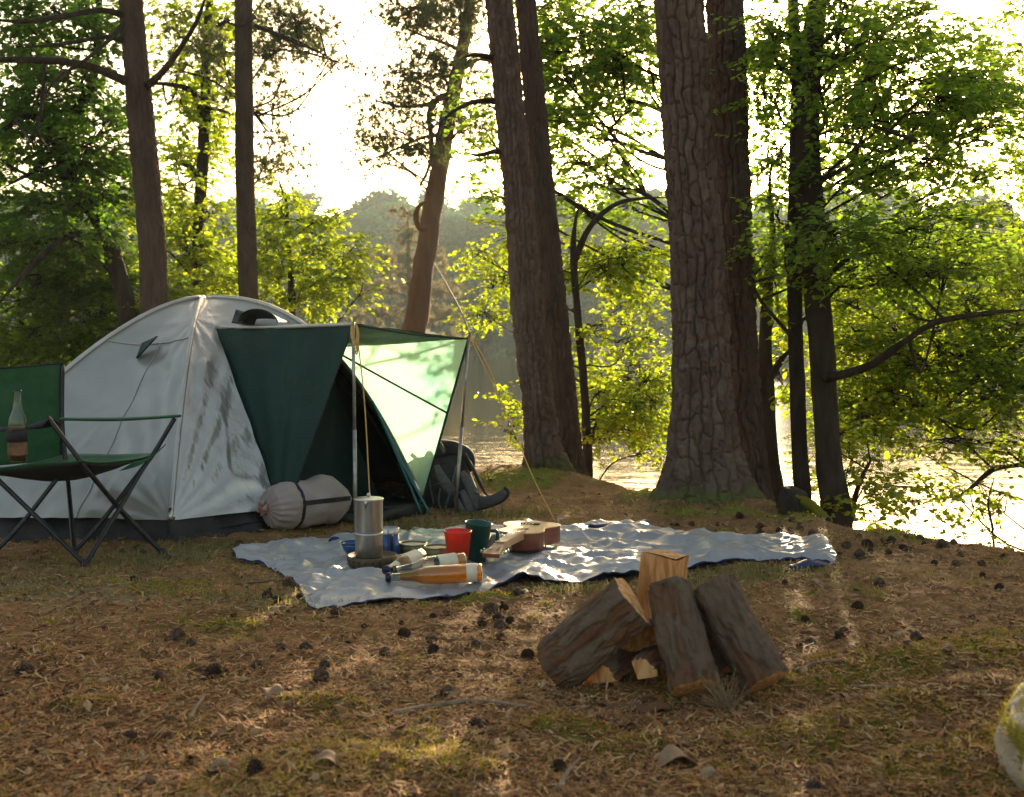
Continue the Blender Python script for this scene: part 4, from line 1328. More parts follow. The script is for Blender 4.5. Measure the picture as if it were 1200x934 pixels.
mb = MB()
sheet(mb, lambda u, v: roof(u, v, .0), 30, 30)
mb.build('awning_roof', M['green_dark'], tent)
mb = MB()
sheet(mb, lambda u, v: roof(u, v, .006), 30, 30)
mb.build('awning_cover', M['silver'], tent)
mb = MB()
tube(mb, [D1 + [0, 0, .006], (D1 + C1) / 2 + [0, 0, .0], C1 + [0, 0, .004]], .011, 8, n=20)
mb.build('awning_hem', M['silver_front'], tent)
mb = MB()
tube(mb, [C1, (C1 + C2) / 2 - [0, 0, .012], C2], .006, 6, n=14)
mb.build('awning_hem', M['green_dark'], tent)
# door piping poles, teal
mb = MB()
for (a, b_, c) in (((444, 486), (470, 545), (494, 602)), ((436, 470), (470, 540), (504, 603))):
    tube(mb, [P(*a, 6.0), P(*b_, 6.0), P(*c, 6.02)], .0075, 6, n=16)
mb.build('door_piping', M['teal'], tent)
# rolled grey sheet edge at the tent door
mb = MB()
tube(mb, [P(388, 607, 5.75), P(430, 606, 5.8), P(470, 600, 5.95), P(495, 596, 6.1)], [.02, .03, .035, .03], 10, n=24, wob=.8)
mb.build('rolled_door', M['tub'], tent)
# vents
s_, r_ = find_sr(A_, B_, 310, 370)
mb = MB()


def vent(u, v):
    c = dome(A_, B_, .66, .20)
    x = (u - .5) * .26
    h_ = .075 * np.sqrt(np.clip(1 - (2 * u - 1) ** 2, 0, 1)) * v
    dx = (B_ - A_) / np.linalg.norm(B_ - A_)
    p = c + x[..., None] * np.array([*dx, -.25]) + np.stack([0 * h_ + .25 * (1 - v) * .2, -.08 * (1 - v) * np.sin(math.pi * u), h_ - .01], -1)
    return p


vc = P(307, 378, 6.02)


def hood(u, v):
    ph = math.pi * u
    x = -np.cos(ph) * .105
    h_ = np.sin(ph) * .072
    y = -.10 * (1 - v)
    return vc + np.stack([x + 0 * v, y + .22 * v, h_ * (1 - .75 * v) + .01 * v + x * -.05], -1)


sheet(mb, hood, 24, 12, .004)
mb.build('vent_hood', M['green_dark'], tent)
mb = MB()
sheet(mb, lambda u, v: vc + np.stack([-.16 + u * .12, -.02 + 0 * u + .1 * v, .075 * v * (1 - u * .2) - .02 * u], -1), 8, 8, .003)
mb.build('vent_flap', M['tub'], tent)
s_, r_ = find_sr(L_, A_, 168, 404)
pc = dome(L_, A_, s_, r_)
mb = MB()
q0, q1, q2 = P(159, 420, pc[1] - .09), P(166, 402, pc[1] - .04), P(183, 394, pc[1] - .06)
q3 = P(170, 408, pc[1] - .14)
mb.add([q0, q1, q2, q3, q0 + [.002, .03, .0], q2 + [.002, .03, 0]], [np.array([[0, 3, 1], [1, 3, 2], [0, 4, 5]]), np.array([[0, 3, 2, 5]])])
mb.build('vent_flap', M['green_dark'], tent)

# corner straps and stake
mb = MB()
tube(mb, [dome(A_, B_, 0, .97) + [0, -.02, 0], np.array([A_[0] - .002, A_[1] - .03, .01])], .008, 6)
box(mb, (A_[0], A_[1] - .03, .02), .012, .012, .05)
mb.build('corner_strap', M['tub'], tent)

# awning poles with rope
for (px, py, top, lab, c) in ((417.5, 632, C1, 'front awning pole of the tent with yellow rope looped at its top', None), (533, 599, C2, 'rear awning pole of the tent standing before the backpack', None)):
    b_ = G(px, py)
    if top is C1:
        b_ = np.array([C1[0] + .01, 5.56, 0.])
    b_[2] = tz(b_[0], b_[1]) - .03
    t = thing('awning_pole', lab, 'tent pole', (b_[0], b_[1], tz(b_[0], b_[1])), 'awning poles')
    mb = MB()
    tp = top + (top - b_) / np.linalg.norm(top - b_) * .015 + np.array([0, -.008, 0])
    tube(mb, [b_, b_ * .5 + tp * .5], .0105, 12)
    mb.build('lower_tube', M['steel_pole'], t)
    mb = MB()
    tube(mb, [b_ * .5 + tp * .5, tp], .0085, 12)
    tube(mb, [tp, tp + [0, 0, .025]], .003, 6)
    mb.build('upper_tube', M['steel_pole'], t)
# ropes
def rope(name, label, paths, m_='rope', r=.0032, cat='rope'):
    mb = MB()
    for p in paths:
        tube(mb, p, r, 6, n=max(10, len(p) * 7))
    o = mb.build(name, M[m_], None, loc=paths[0][0])
    return tag(o, label, cat, 'guy ropes')


tc1 = C1 + np.array([.005, -.02, .01])
loops = []
for k in range(5):
    a = .012 + .004 * k
    loops.append([tc1 + [-.008, -.01, .005], tc1 + [-.012 + .004 * k, -.02, -.06 - .012 * k], tc1 + [.006 + .003 * k, -.02, -.10 - .014 * k], tc1 + [.018 + .002 * k, -.012, -.05], tc1 + [.008, -.005, .008]])
ge = G(438, 612)
rope('guy_rope', 'yellow rope hanging down beside the front awning pole', [[tc1 + [.01, 0, 0], P(427, 470, 5.5), P(434, 590, 5.45), ge + [0, 0, -.02]]] + loops)
c2 = C2 + np.array([.01, -.01, .01])
ge = G(653, 611)
rope('guy_rope', 'yellow rope running from the rear awning pole to the ground by the ukulele', [[c2, P(577, 450, 6.15), P(600, 500, 6.0), P(625, 560, 5.85), ge + [0, 0, -.02]], [c2, c2 + [.0, -.01, -.05], c2 + [.02, -.01, -.03], c2 + [.01, 0, .005]], [c2 + [.03, 0, -.03], P(572, 438, 6.15) + [.02, 0, 0], P(584, 462, 6.1)]])
rope('guy_rope', 'thin dark cord from the rear awning pole up to the leaning pine', [[c2, P(545, 375, 7.2), P(530, 345, 9), P(509, 308, 13.8)]], 'rope_dark', .006)
mb = MB()
for px, py in ((653, 611), (438, 612)):
    p = G(px, py)
    p[2] = tz(p[0], p[1])
    mb = MB()
    tube(mb, [p + [.0, 0, -.05], p + [.005, -.01, .035]], .004, 6)
    tube(mb, [p + [.005, -.01, .035], p + [.02, -.01, .03], p + [.022, -.01, .018]], .004, 6)
    tag(mb.build('tent_peg', M['steel_pole'], None, loc=p), 'metal peg holding the rope ' + ('by the ukulele' if px == 653 else 'beside the front awning pole'), 'tent peg', 'tent pegs')

# ------------------------------------------------------------------ camp chair
FN, FF, BF, BN = G(100, 664), G(190, 648), G(87, 650), G(-22, 666)
for q in (FN, FF, BF, BN):
    q[2] = tz(q[0], q[1]) + .008
base = (FN + FF + BF + BN) / 4
ch = thing('camp_chair', 'green folding camp chair with a bottle in its arm holder beside the tent', 'camp chair', base)
tFN, tFF = P(56, 489, 4.78), P(205, 490, 5.1)
bFp, bNp = P(73, 428, 5.22), P(-75, 432, 4.85)       # back post tops
sFN, sFF, sBF, sBN = P(97, 540, 4.74), P(183, 532, 5.1), P(76, 533, 5.25), P(-52, 552, 4.8)
mbn = [
    [(FF), P(137, 592, 4.9), P(103, 552, 4.78), P(88, 532, 4.76), P(68, 505, 4.77), tFN],      # near front post
    [(FN), P(141, 594, 4.86), P(165, 553, 5.0), P(181, 530, 5.07), P(196, 505, 5.09), tFF],    # far front post
    [BF, P(80, 568, 5.15), P(73, 500, 5.2), bFp],
    [BN, P(-40, 560, 4.8), P(-60, 500, 4.83), bNp],
]
for p in mbn:
    mb = MB()
    tube(mb, p, .0105, 10, n=40)
    mb.build('frame_post', M['black_metal'], ch)
for p in ([BF, P(120, 610, 4.97), P(170, 545, 5.08)], [FF + [0, 0, .0], P(145, 603, 5.0), P(108, 556, 5.16)],
          [FN, P(42, 605, 4.72), P(-20, 545, 4.72)], [BN, P(20, 620, 4.7), P(66, 562, 4.77)]):
    mb = MB()
    tube(mb, p, .0102, 10, n=20)
    mb.build('cross_leg', M['black_metal'], ch)
for q in (FN, FF, BF, BN):
    mb = MB()
    lathe(mb, [(.0, -.006), (.02, -.006), (.018, .006), (.011, .02), (.0, .022)], q, sides=12)
    mb.build('foot', M['black_fabric'], ch)
mb = MB()


def seat(u, v):
    a = sBN * (1 - u[..., None]) + sBF * u[..., None]
    b = sFN * (1 - u[..., None]) + sFF * u[..., None]
    p = a * (1 - v[..., None]) + b * v[..., None]
    sg = np.sin(math.pi * u) ** .8 * np.sin(math.pi * np.clip(v * .9 + .05, 0, 1)) ** .8
    z = -.085 * sg + (fbm(p * 9, 2) - .5) * .012
    return p + np.stack([0 * z, 0 * z, z], -1)


sheet(mb, seat, 36, 36, .004)
mb.build('seat', M['chair_green'], ch)
mb = MB()


def under(u, v):
    p = seat(u * .96 + .02, v * .93 + .035)
    return p - np.array([0, 0, .007])


sheet(mb, under, 24, 24, .003)
mb.build('seat_underside', M['black_fabric'], ch)
mb = MB()


def back(u, v):
    """u near->far, v bottom->top"""
    b0, b1 = P(-66, 553, 4.83), P(72, 540, 5.24)
    a = b0 * (1 - u[..., None]) + b1 * u[..., None]
    b = (bNp * (1 - u[..., None]) + bFp * u[..., None]) + np.array([0, 0, .012])
    p = a * (1 - v[..., None]) + b * v[..., None]
    sg = np.sin(math.pi * u) ** .7
    dr = np.array([-.55, .8, 0])
    z = .05 * sg * (1 - .4 * v) + (fbm(p * 7, 3) - .5) * .03 * sg
    p = p + dr * z[..., None]
    p[..., 2] -= .018 * np.sin(math.pi * u) * v ** 4
    return p


sheet(mb, back, 40, 50, .004)
mb.build('backrest', M['chair_green'], ch)
mb = MB()
tube(mb, [back(np.array(t), np.array(1.0)) for t in np.linspace(0, 1, 8)], .005, 6)
tube(mb, [back(np.array(1.0), np.array(t)) for t in np.linspace(0, 1, 8)], .006, 6)
mb.build('backrest_piping', M['black_fabric'], ch)
# green tab from the seat corner round the far front post
mb = MB()
sheet(mb, lambda u, v: P(140, 552, 4.95) * ((1 - u) * (1 - v))[..., None] + P(158, 545, 4.98) * ((1 - u) * v)[..., None] + P(186, 527, 5.04) * (u * (1 - v))[..., None] + P(194, 524, 5.08) * (u * v)[..., None] + np.stack([0 * u, 0 * u, -.02 * np.sin(math.pi * u) + .015 * v], -1), 12, 6, .004)
mb.build('seat_corner', M['chair_green'], ch)
# armrests
mb = MB()
a0, a1 = P(72, 491, 5.2), P(210, 487.5, 5.1)
tube(mb, [a0, a0 * .5 + a1 * .5 + [0, 0, -.008], a1], [.026, .030, .024], 10, n=18, flat=.30, up=(0, 0, 1))
mb.build('armrest', M['chair_green'], ch)
mb = MB()
n0, n1 = P(-70, 503, 4.80), P(60, 488, 4.78)


def arm(u, v):
    p = n0 * (1 - u[..., None]) + n1 * u[..., None]
    wv = (v - .5) * .11
    z = .012 * np.sin(u * 9 + 2) - .045 * sstep(.35, .62, u) * (1 - sstep(.75, 1, u)) * (1 - np.abs(v - .5))
    return p + np.stack([wv * -.3, wv * -1, z - .03 * (v - .5) ** 2 * 4], -1)


sheet(mb, arm, 30, 10, .005)
mb.build('armrest', M['black_fabric'], ch)
bp = P(20.5, 541, 4.70)
mb = MB()
for zz_ in (.085,):
    lathe(mb, [(.036, 0), (.042, .0), (.042, .05), (.040, .05), (.036, 0)], bp + [0, 0, .085], sides=24)
mb.build('cup_holder', M['black_fabric'], ch)

# bottle helper
def bottle(label, base, axis, H_, rad, liquid, fill, cap=None, lab=None, name='glass_bottle', gm='glass', group='bottles', neck=None):
    t = thing(name, label, 'bottle', base, group)
    r_ = rad
    prof = [(0, .004), (r_ * .8, .0), (r_, .008), (r_, H_ * .52), (r_ * .93, H_ * .60), (r_ * .55, H_ * .72), (r_ * .42, H_ * .82), (r_ * .40, H_ * .96), (r_ * .47, H_ * .965), (r_ * .47, H_)]
    mb = MB()
    inner = [(max(0, a - .0025), b + .003 if b < H_ * .9 else b) for a, b in prof[::-1]]
    lathe(mb, prof + inner, base, axis, 28)
    mb.build('glass_body', M[gm], t)
    mb = MB()
    pl = [(a * .90, b + .004) for a, b in prof if b < H_ * fill]
    rlast = np.interp(H_ * fill, [b for a, b in prof], [a for a, b in prof]) * .90
    pl = [(0, .006)] + pl[1:] + [(rlast, H_ * fill), (0, H_ * fill)]
    lathe(mb, pl, base, axis, 24)
    mb.build('liquid', M[liquid], t)
    if cap:
        mb = MB()
        lathe(mb, [(0, H_ + .004), (r_ * .44, H_ + .004), (r_ * .52, H_ - .002), (r_ * .56, H_ - .016), (r_ * .5, H_ - .016)], base, axis, 20)
        mb.build('cap', M[cap], t)
    if lab:
        mb = MB()
        lathe(mb, [(r_ * 1.012, H_ * lab[1]), (r_ * 1.012, H_ * lab[2])], base, axis, 28)
        mb.build('paper_label', M[lab[0]], t)
    if neck:
        mb = MB()
        lathe(mb, [(r_ * .62, H_ * .71), (r_ * .46, H_ * .82), (r_ * .44, H_ * .93)], base, axis, 24)
        mb.build('neck_label', M[neck], t)
    return t


bottle('half full brown beer bottle of clear glass standing in the camp chair arm', bp, (0.02, 0, 1), .305, .038, 'brown_beer', .40, lab=('label_dark', .10, .30))

# ------------------------------------------------------------------ sleeping bag roll
sb = thing('sleeping_bag', 'rolled taupe sleeping bag with dark straps lying at the tent door', 'sleeping bag', (*G(352, 627)[:2], tz(*G(352, 627)[:2])))
c0 = P(326, 600, 5.50)
c1 = P(390, 592, 5.72)
r0 = .125
c0[2] = c1[2] = tz(c0[0], c0[1]) + r0 - .008
ax = (c1 - c0) / np.linalg.norm(c1 - c0)
Ls = np.linalg.norm(c1 - c0)
up_ = np.array([0, 0, 1.])
sd = np.cross(ax, up_)
sd /= np.linalg.norm(sd)
mb = MB()
na, nb_ = 90, 96
tA = np.linspace(0, 1, na)
prof = []
U, TH = np.meshgrid(tA, np.arange(nb_) / nb_ * 2 * math.pi, indexing='ij')
# axial position and radius: gathered dome end, body, softer far end
ax_pos = np.interp(U, [0, .04, .2, .32, .42, .8, .93, 1], [-.055, -.072, -.045, .02, .10, Ls, Ls + .07, Ls + .085])
rad_ = np.interp(U, [0, .04, .12, .2, .32, .42, .6, .8, .93, 1], [.004, .02, .07, .100, .122, .125, .122, .118, .07, .004])
gather = .007 * np.sin(TH * 17 + 2 * np.sin(TH * 3)) * np.interp(U, [0, .06, .2, .34, .5], [0, 1, .9, .15, 0])
strap_dent = -.012 * np.exp(-((U - .40) / .022) ** 2)
lump = .018 * (fbm(np.stack([np.cos(TH) * 1.4, np.sin(TH) * 1.4, U * 5], -1), 3) - .5) * 2
bulge = .03 * np.exp(-((U - .66) / .10) ** 2) * np.exp(-((TH - math.pi / 2) / .5) ** 2)
rr = np.clip(rad_ + (gather + strap_dent + lump * (rad_ > .05) + bulge), .003, 1)
V_ = c0 + ax * ax_pos[..., None] + rr[..., None] * (np.cos(TH)[..., None] * sd + np.sin(TH)[..., None] * up_ * .97)
V_[..., 2] = np.maximum(V_[..., 2], c0[2] - r0 + .006)
mb.add(V_.reshape(-1, 3), grid_faces(na, nb_, True))
mb.build('stuff_sack', M['taupe'], sb)


def ringp(u, k):
    i = int(u * (na - 1))
    return V_[i, k % nb_]


mb = MB()
i0 = int(.40 * (na - 1))
pp = np.array([V_[i0, k] for k in range(0, nb_, 4)] + [V_[i0, 0]])
ctr = c0 + ax * ax_pos[i0, 0]
W = ax * .013
outr = ctr + (pp - ctr) * 1.03
mb.add(np.vstack([outr - W, outr + W]), np.array([[k, k + 1, len(pp) + k + 1, len(pp) + k] for k in range(len(pp) - 1)]))
inr = ctr + (pp - ctr) * .98
mb.build('strap', M['black_fabric'], sb)
mb = MB()
for dth, w_ in ((-8, .009),):
    k = int((R(125) % (2 * math.pi)) / (2 * math.pi) * nb_)
    # strap running lengthwise on the camera side
    side_k = [kk for kk in range(nb_)]
    kb = min(side_k, key=lambda q: abs(V_[i0, q][2] - c0[2] - .02) + (0 if V_[i0, q][1] < ctr[1] else 9))
    pts = [ctr + (V_[i0, kb] - ctr) * 1.03]
    for u in np.linspace(.45, .95, 12):
        i = int(u * (na - 1))
        cc = c0 + ax * ax_pos[i, 0]
        pts.append(cc + (V_[i, kb] - cc) * 1.04)
    pts = np.array(pts)
    mb.add(np.vstack([pts - [0, 0, .012], pts + [0, 0, .012]]), np.array([[q, q + 1, len(pts) + q + 1, len(pts) + q] for q in range(len(pts) - 1)]))
mb.build('strap', M['black_fabric'], sb)
mb = MB()
tube(mb, [c0 - ax * .06, c0 - ax * .10 + [0, 0, -.01]], [.036, .020], 10, wob=1)
mb.build('drawn_lining', M['red_lining'], sb)
mb = MB()
for k in range(5):
    a_ = k * 1.25
    e = c0 - ax * .075 + sd * .03 * math.cos(a_) + up_ * .03 * math.sin(a_)
    tube(mb, [c0 - ax * .06, e - ax * .02, e + up_ * .022 - ax * .005], [.008, .012, .004], 7, wob=1, flat=.5)
mb.build('drawn_hem', M['taupe'], sb)

# ------------------------------------------------------------------ backpack
bpk = thing('backpack', 'large black hiking backpack with grey padding leaning at the awning', 'backpack', (*G(535, 600)[:2], tz(*G(535, 600)[:2])))


def blob(mb, path, radii, depth, n=30, sides=24, power=.75, wob=.25, up=(0, -1, .2)):
    """squarish tube: path (k,3), half widths, half depths"""
    q = smooth_path(np.column_stack([path, radii, depth]), n)
    p = q[:, :3]
    T, A, B = frames(p, up)
    th = np.arange(sides) / sides * 2 * math.pi
    c, s_ = np.cos(th), np.sin(th)
    c, s_ = np.sign(c) * np.abs(c) ** power, np.sign(s_) * np.abs(s_) ** power
    v = p[:, None] + np.maximum(q[:, 3], .002)[:, None, None] * c[None, :, None] * B[:, None] + np.maximum(q[:, 4], .002)[:, None, None] * s_[None, :, None] * A[:, None]
    v = v + (fbm(v * 9, 2)[..., None] - .5) * .05 * wob
    vv = np.vstack([v.reshape(-1, 3), p[0], p[-1]])
    j = np.arange(sides)
    mb.add(vv, [grid_faces(n, sides, True), np.stack([np.full(sides, n * sides), (j + 1) % sides, j], -1), np.stack([np.full(sides, n * sides + 1), (n - 1) * sides + j, (n - 1) * sides + (j + 1) % sides], -1)])


mb = MB()
blob(mb, [P(528, 603, 6.42), P(526, 590, 6.42), P(521, 565, 6.45), P(520, 545, 6.48), P(520, 532, 6.5), P(520, 526, 6.5)], [.13, .18, .17, .14, .10, .04], [.09, .13, .13, .11, .08, .03])
mb.build('pack_body', M['pack'], bpk)
mb = MB()
blob(mb, [P(495, 533, 6.38), P(510, 527, 6.42), P(530, 527, 6.46), P(546, 538, 6.46), P(553, 552, 6.46)], [.02, .055, .06, .045, .015], [.03, .05, .055, .05, .02], up=(0, 0, 1), wob=.5)
mb.build('lid', M['pack'], bpk)
mb = MB()
blob(mb, [P(508, 531, 6.3), P(514, 519, 6.3), P(521, 531, 6.3)], [.010, .012, .010], [.006, .008, .006], n=16, sides=10, wob=0)
mb.build('grab_handle', M['grey_pad'], bpk)
for pth, rr_, nm in (([(512, 545, 6.27), (518, 560, 6.25), (526, 572, 6.24), (533, 580, 6.25)], [.014, .027, .030, .018], 'pocket'),
                     ([(541, 553, 6.28), (549, 567, 6.25), (556, 582, 6.23), (562, 598, 6.22)], [.016, .028, .032, .024], 'shoulder_strap'),
                     ([(541, 575, 6.24), (547, 587, 6.22), (553, 600, 6.2)], [.018, .024, .022], 'shoulder_strap'),
                     ([(533, 582, 6.24), (538, 592, 6.22), (544, 600, 6.2)], [.014, .022, .016], 'pad')):
    mb = MB()
    blob(mb, [P(*q) for q in pth], rr_, [x * .6 for x in rr_], n=20, sides=14, power=.85, wob=.12)
    mb.build(nm, M['grey_pad'], bpk)
mb = MB()
blob(mb, [P(561, 588, 6.25), P(571, 588, 6.15), P(583, 584, 6.08), P(592, 578, 6.04), P(595, 576, 6.04)], [.035, .034, .033, .028, .008], [.02, .018, .016, .014, .006], n=24, sides=14, up=(0, -1, .1), wob=.1)
mb.build('hip_belt', M['grey_pad'], bpk)
mb = MB()
tube(mb, [P(560, 597, 6.14), P(575, 593, 6.07), P(590, 586, 6.02), P(596, 577, 6.01), P(591, 571, 6.02)], .009, 8, n=24)
mb.build('belt_edge', M['black_fabric'], bpk)
mb = MB()
tube(mb, [P(545, 532, 6.38), P(556, 553, 6.34), P(566, 573, 6.28), P(572, 582, 6.2)], [.02, .022, .018, .01], 8, n=20, flat=.5)
mb.build('strap', M['pack'], bpk)
for pth in ([(505, 540, 6.3), (503, 560, 6.28), (508, 590, 6.27)], [(495, 572, 6.3), (520, 566, 6.22), (540, 570, 6.2)], [(535, 545, 6.3), (528, 575, 6.22), (520, 600, 6.22)], [(516, 572, 6.22), (514, 588, 6.21), (519, 602, 6.2)],
            [(577, 592, 6.1), (580, 597, 6.06), (586, 603, 6.02)], [(586, 588, 6.05), (589, 596, 6.0), (588, 602, 6.0)]):
    mb = MB()
    tube(mb, [P(*q) for q in pth], .005, 6, n=14, flat=.5)
    mb.build('webbing', M['grey_pad'], bpk)
mb = MB()
box(mb, P(559, 577, 6.2), .02, .012, .016)
mb.build('buckle', M['steel_pole'], bpk)
mb = MB()
tube(mb, [P(507, 508, 6.5), P(515, 520, 6.46)], .010, 8)
mb.build('sleeping_mat_tip', M['steel_pole'], bpk)

# ------------------------------------------------------------------ picnic blanket
top_e = [(272, 650), (300, 643), (350, 634), (410, 627), (480, 621), (560, 618), (610, 617), (665, 622), (700, 616), (738, 622), (800, 633), (860, 638), (930, 638), (962, 644), (981, 660)]
bot_e = [(277, 657), (312, 662), (345, 682), (368, 712), (420, 709), (470, 702), (535, 699), (575, 693), (620, 683), (655, 686), (700, 682), (760, 674), (850, 664), (930, 663), (978, 668)]
TE = smooth_path([[*G(*p)[:2], 0] for p in top_e], 161)
BE = smooth_path([[*G(*p)[:2], 0] for p in bot_e], 161)
NU, NV = 420, 150


def bl_xy(u, v):
    tu = np.linspace(0, 1, 161)
    a = np.stack([np.interp(u, tu, TE[:, 0]), np.interp(u, tu, TE[:, 1])], -1)
    b = np.stack([np.interp(u, tu, BE[:, 0]), np.interp(u, tu, BE[:, 1])], -1)
    return a * (1 - v[..., None]) + b * v[..., None]


def bl(u, v):
    p = bl_xy(u, v)
    x, y = p[..., 0], p[..., 1]
    q = np.stack([x * 3.2, y * 3.2, 0 * x + 4], -1)
    n1 = fbm(q, 2)
    n2 = fbm(np.stack([x * 9 + n1 * 3, y * 11, 0 * x + 8], -1), 3)
    ridge = 1 - np.abs(2 * fbm(np.stack([x * 5 + 3, y * 6.5, 0 * x + 2], -1), 2) - 1) * 2
    h = .010 + .045 * np.clip(n1 - .35, 0, 1) + .015 * (n2 - .3) + .022 * np.clip(ridge, 0, 1) ** 2
    # quieter where the things stand
    for cx, cy, rx, ry in ((-.43, 4.85, .30, .28), (.12, 5.0, .24, .3)):
        k = np.exp(-(((x - cx) / rx) ** 2 + ((y - cy) / ry) ** 2) ** 2)
        h = h * (1 - .8 * k) + .014 * k
    ed = 1 - .62 * sstep(.85, 1, v)
    h = h * ed
    # raised folds at the near edge (humps)
    for pu, amp, w in ((.565, .055, .035), (.70, .035, .05), (.40, .02, .05), (.82, .03, .05)):
        h = h + amp * np.exp(-((u - pu) / w) ** 2) * np.exp(-((v - .93) / .16) ** 2)
    for pu, amp, w in ((.60, .0, .05), (.66, .015, .03), (.93, .045, .05), (.76, .02, .05)):
        h = h + amp * np.exp(-((u - pu) / w) ** 2) * np.exp(-((v - .08) / .25) ** 2)
    rg = 1 - np.abs(2 * fbm(np.stack([x * 13 + n1 * 4, y * 15, 0 * x + 6], -1), 2) - 1)
    h = h + .006 * sstep(.72, 1, rg) + .012 * np.exp(-((u - .02) / .03) ** 2)
    return np.concatenate([p, (terr(x, y) + h)[..., None]], -1)


OFFB = G(600, 660)
bt = thing('picnic_blanket', 'crumpled silver foil picnic blanket with navy underside spread on the ground', 'blanket', (*OFFB[:2], 0))
mb = MB()
sheet(mb, lambda u, v: bl(u, v), NU, NV)
mb.build('silver_side', M['blanket'], bt)
mb = MB()
sheet(mb, lambda u, v: bl(u, v) - np.array([0, 0, .006]), NU, NV)


def skirt(u, v, e):
    p = bl(u, np.full_like(u, e))
    inn = bl(u, np.full_like(u, .80 if e else .2))
    g_ = terr(inn[..., 0], inn[..., 1]) - .004
    q = np.concatenate([inn[..., :2], g_[..., None]], -1)
    top = p - np.array([0, 0, .006])
    w = v[..., None]
    return top * (1 - w) + q * w + np.stack([0 * v, (-1 if e else 1) * .02 * np.sin(math.pi * v), 0 * v], -1)


sheet(mb, lambda u, v: skirt(u, v, 1.), NU, 6)
sheet(mb, lambda u, v: skirt(u, v, 0.), NU, 6)
mb.build('navy_side', M['navy'], bt)
mb = MB()
loop = [bl(np.array(u), np.array(1.)) for u in np.linspace(0, 1, 140)]
tube(mb, np.array(loop) - [0, 0, .003], .003, 6, n=260)
loop = [bl(np.array(u), np.array(0.)) for u in np.linspace(0, 1, 140)]
tube(mb, np.array(loop) - [0, 0, .003], .0045, 6, n=260)
mb.build('hem', M['navy'], bt)
# turned over navy corners
for pts, rr_ in (([(690, 617, .035), (715, 616, .04), (741, 622, .03)], [.03, .04, .02]), ([(925, 666, .02), (950, 663, .025), (970, 658, .025), (980, 662, .01)], [.02, .04, .045, .015])):
    mb = MB()
    q = [G(a, b_, c) for a, b_, c in pts]
    blob(mb, q, rr_, [.010, .014, .014, .008][:len(q)], n=40, sides=24, power=1, wob=.9, up=(0, 0, 1))
    mb.build('turned_corner', M['navy'], bt)


def on_bl(px, py, lift=0.):
    """point on the blanket surface under a pixel"""
    p = G(px, py, .02)
    z = surf_z(p[0], p[1])
    for _ in range(4):
        p = G(px, py, z)
        z = surf_z(p[0], p[1])
    p[2] = z + lift
    return p


_U, _V = np.meshgrid(np.linspace(0, 1, NU), np.linspace(0, 1, NV), indexing='ij')
_S = bl(_U, _V).reshape(-1, 3)


def surf_z(x, y):
    d = (_S[:, 0] - x) ** 2 + (_S[:, 1] - y) ** 2
    k = np.argsort(d)[:6]
    return float(_S[k, 2].max())


# --- low stove / basket with the pot on top
p = on_bl(433, 669)
st = thing('camp_stove', 'low brown perforated camp stove under the metal coffee pot', 'stove', p)
mb = MB()
c = p + [.0, .09, 0]
lathe(mb, [(0, .004), (.085, .0), (.098, .008), (.104, .050), (.100, .052), (.094, .046), (0, .042)], c, sides=40)
mb.build('stove_body', M['basket'], st)
mb = MB()
for k in range(22):
    a = k / 22 * 6.283
    for rz in (.018, .034):
        lathe(mb, [(0, .0015), (.004, .0015), (.004, -.001)], c + [math.cos(a) * (.100 + rz * .1), math.sin(a) * (.100 + rz * .1), rz], (math.cos(a), math.sin(a), 0), 8)
o = mb.build('vent_holes', M['black_fabric'], st)
o['kind'] = 'stuff'
potc = c + [-.012, -.01, .046]
pot = thing('coffee_pot', 'two part brushed steel coffee pot on the low stove', 'coffee pot', potc)
mb = MB()
lathe(mb, [(0, 0), (.054, 0), (.057, .004), (.057, .092), (.060, .096), (.058, .102), (0, .102)], potc, sides=40)
mb.build('lower_chamber', M['steel'], pot)
mb = MB()
lathe(mb, [(.0, .103), (.054, .103), (.0585, .110), (.0595, .235), (.0625, .238), (.0625, .242), (.056, .244), (.02, .250), (0, .250)], potc, sides=40)
upc = mb.build('upper_chamber', M['steel'], pot)
mb = MB()
lathe(mb, [(0, .248), (.006, .248), (.009, .258), (.006, .264), (0, .265)], potc, sides=14)
mb.build('lid_knob', M['steel'], upc)
mb = MB()
sp = potc + [-.004, -.062, .236]
mb.add([sp + [-.013, .006, .004], sp + [.013, .006, .004], sp + [0, -.010, .002], sp + [0, .002, -.030]], np.array([[0, 1, 2], [0, 2, 3], [2, 1, 3], [0, 3, 1]]))
mb.build('spout', M['steel'], upc)

# --- blue enamel mug
p = on_bl(456, 652) + [0, .03, 0]
mug = thing('mug', 'blue enamel mug with steel rim and dark handle behind the coffee pot', 'mug', p)
mb = MB()
lathe(mb, [(0, .003), (.038, 0), (.041, .004), (.042, .098), (.038, .098), (.037, .01), (0, .008)], p, sides=32)
mb.build('mug_body', M['mug_blue'], mug)
mb = MB()
lathe(mb, [(.0425, .098), (.0425, .122), (.039, .124), (.038, .098)], p, sides=32)
mb.build('steel_rim', M['steel'], mug)
mb = MB()
tube(mb, [p + [.012, -.041, .095], p + [.016, -.070, .09], p + [.016, -.072, .03], p + [.012, -.041, .018]], .0085, 8, n=24)
mb.build('handle', M['cap'], mug)
p = on_bl(409, 652) + [0.01, .06, 0]
t = thing('bowl', 'blue enamel bowl half hidden left of the coffee pot', 'bowl', p)
mb = MB()
lathe(mb, [(0, .003), (.03, 0), (.048, .03), (.052, .048), (.049, .048), (.044, .03), (0, .008)], p, sides=28)
mb.build('bowl_body', M['mug_blue'], t)
mb = MB()
lathe(mb, [(.0525, .046), (.0525, .051), (.049, .050)], p, sides=28)
mb.build('bowl_rim', M['cap'], t)
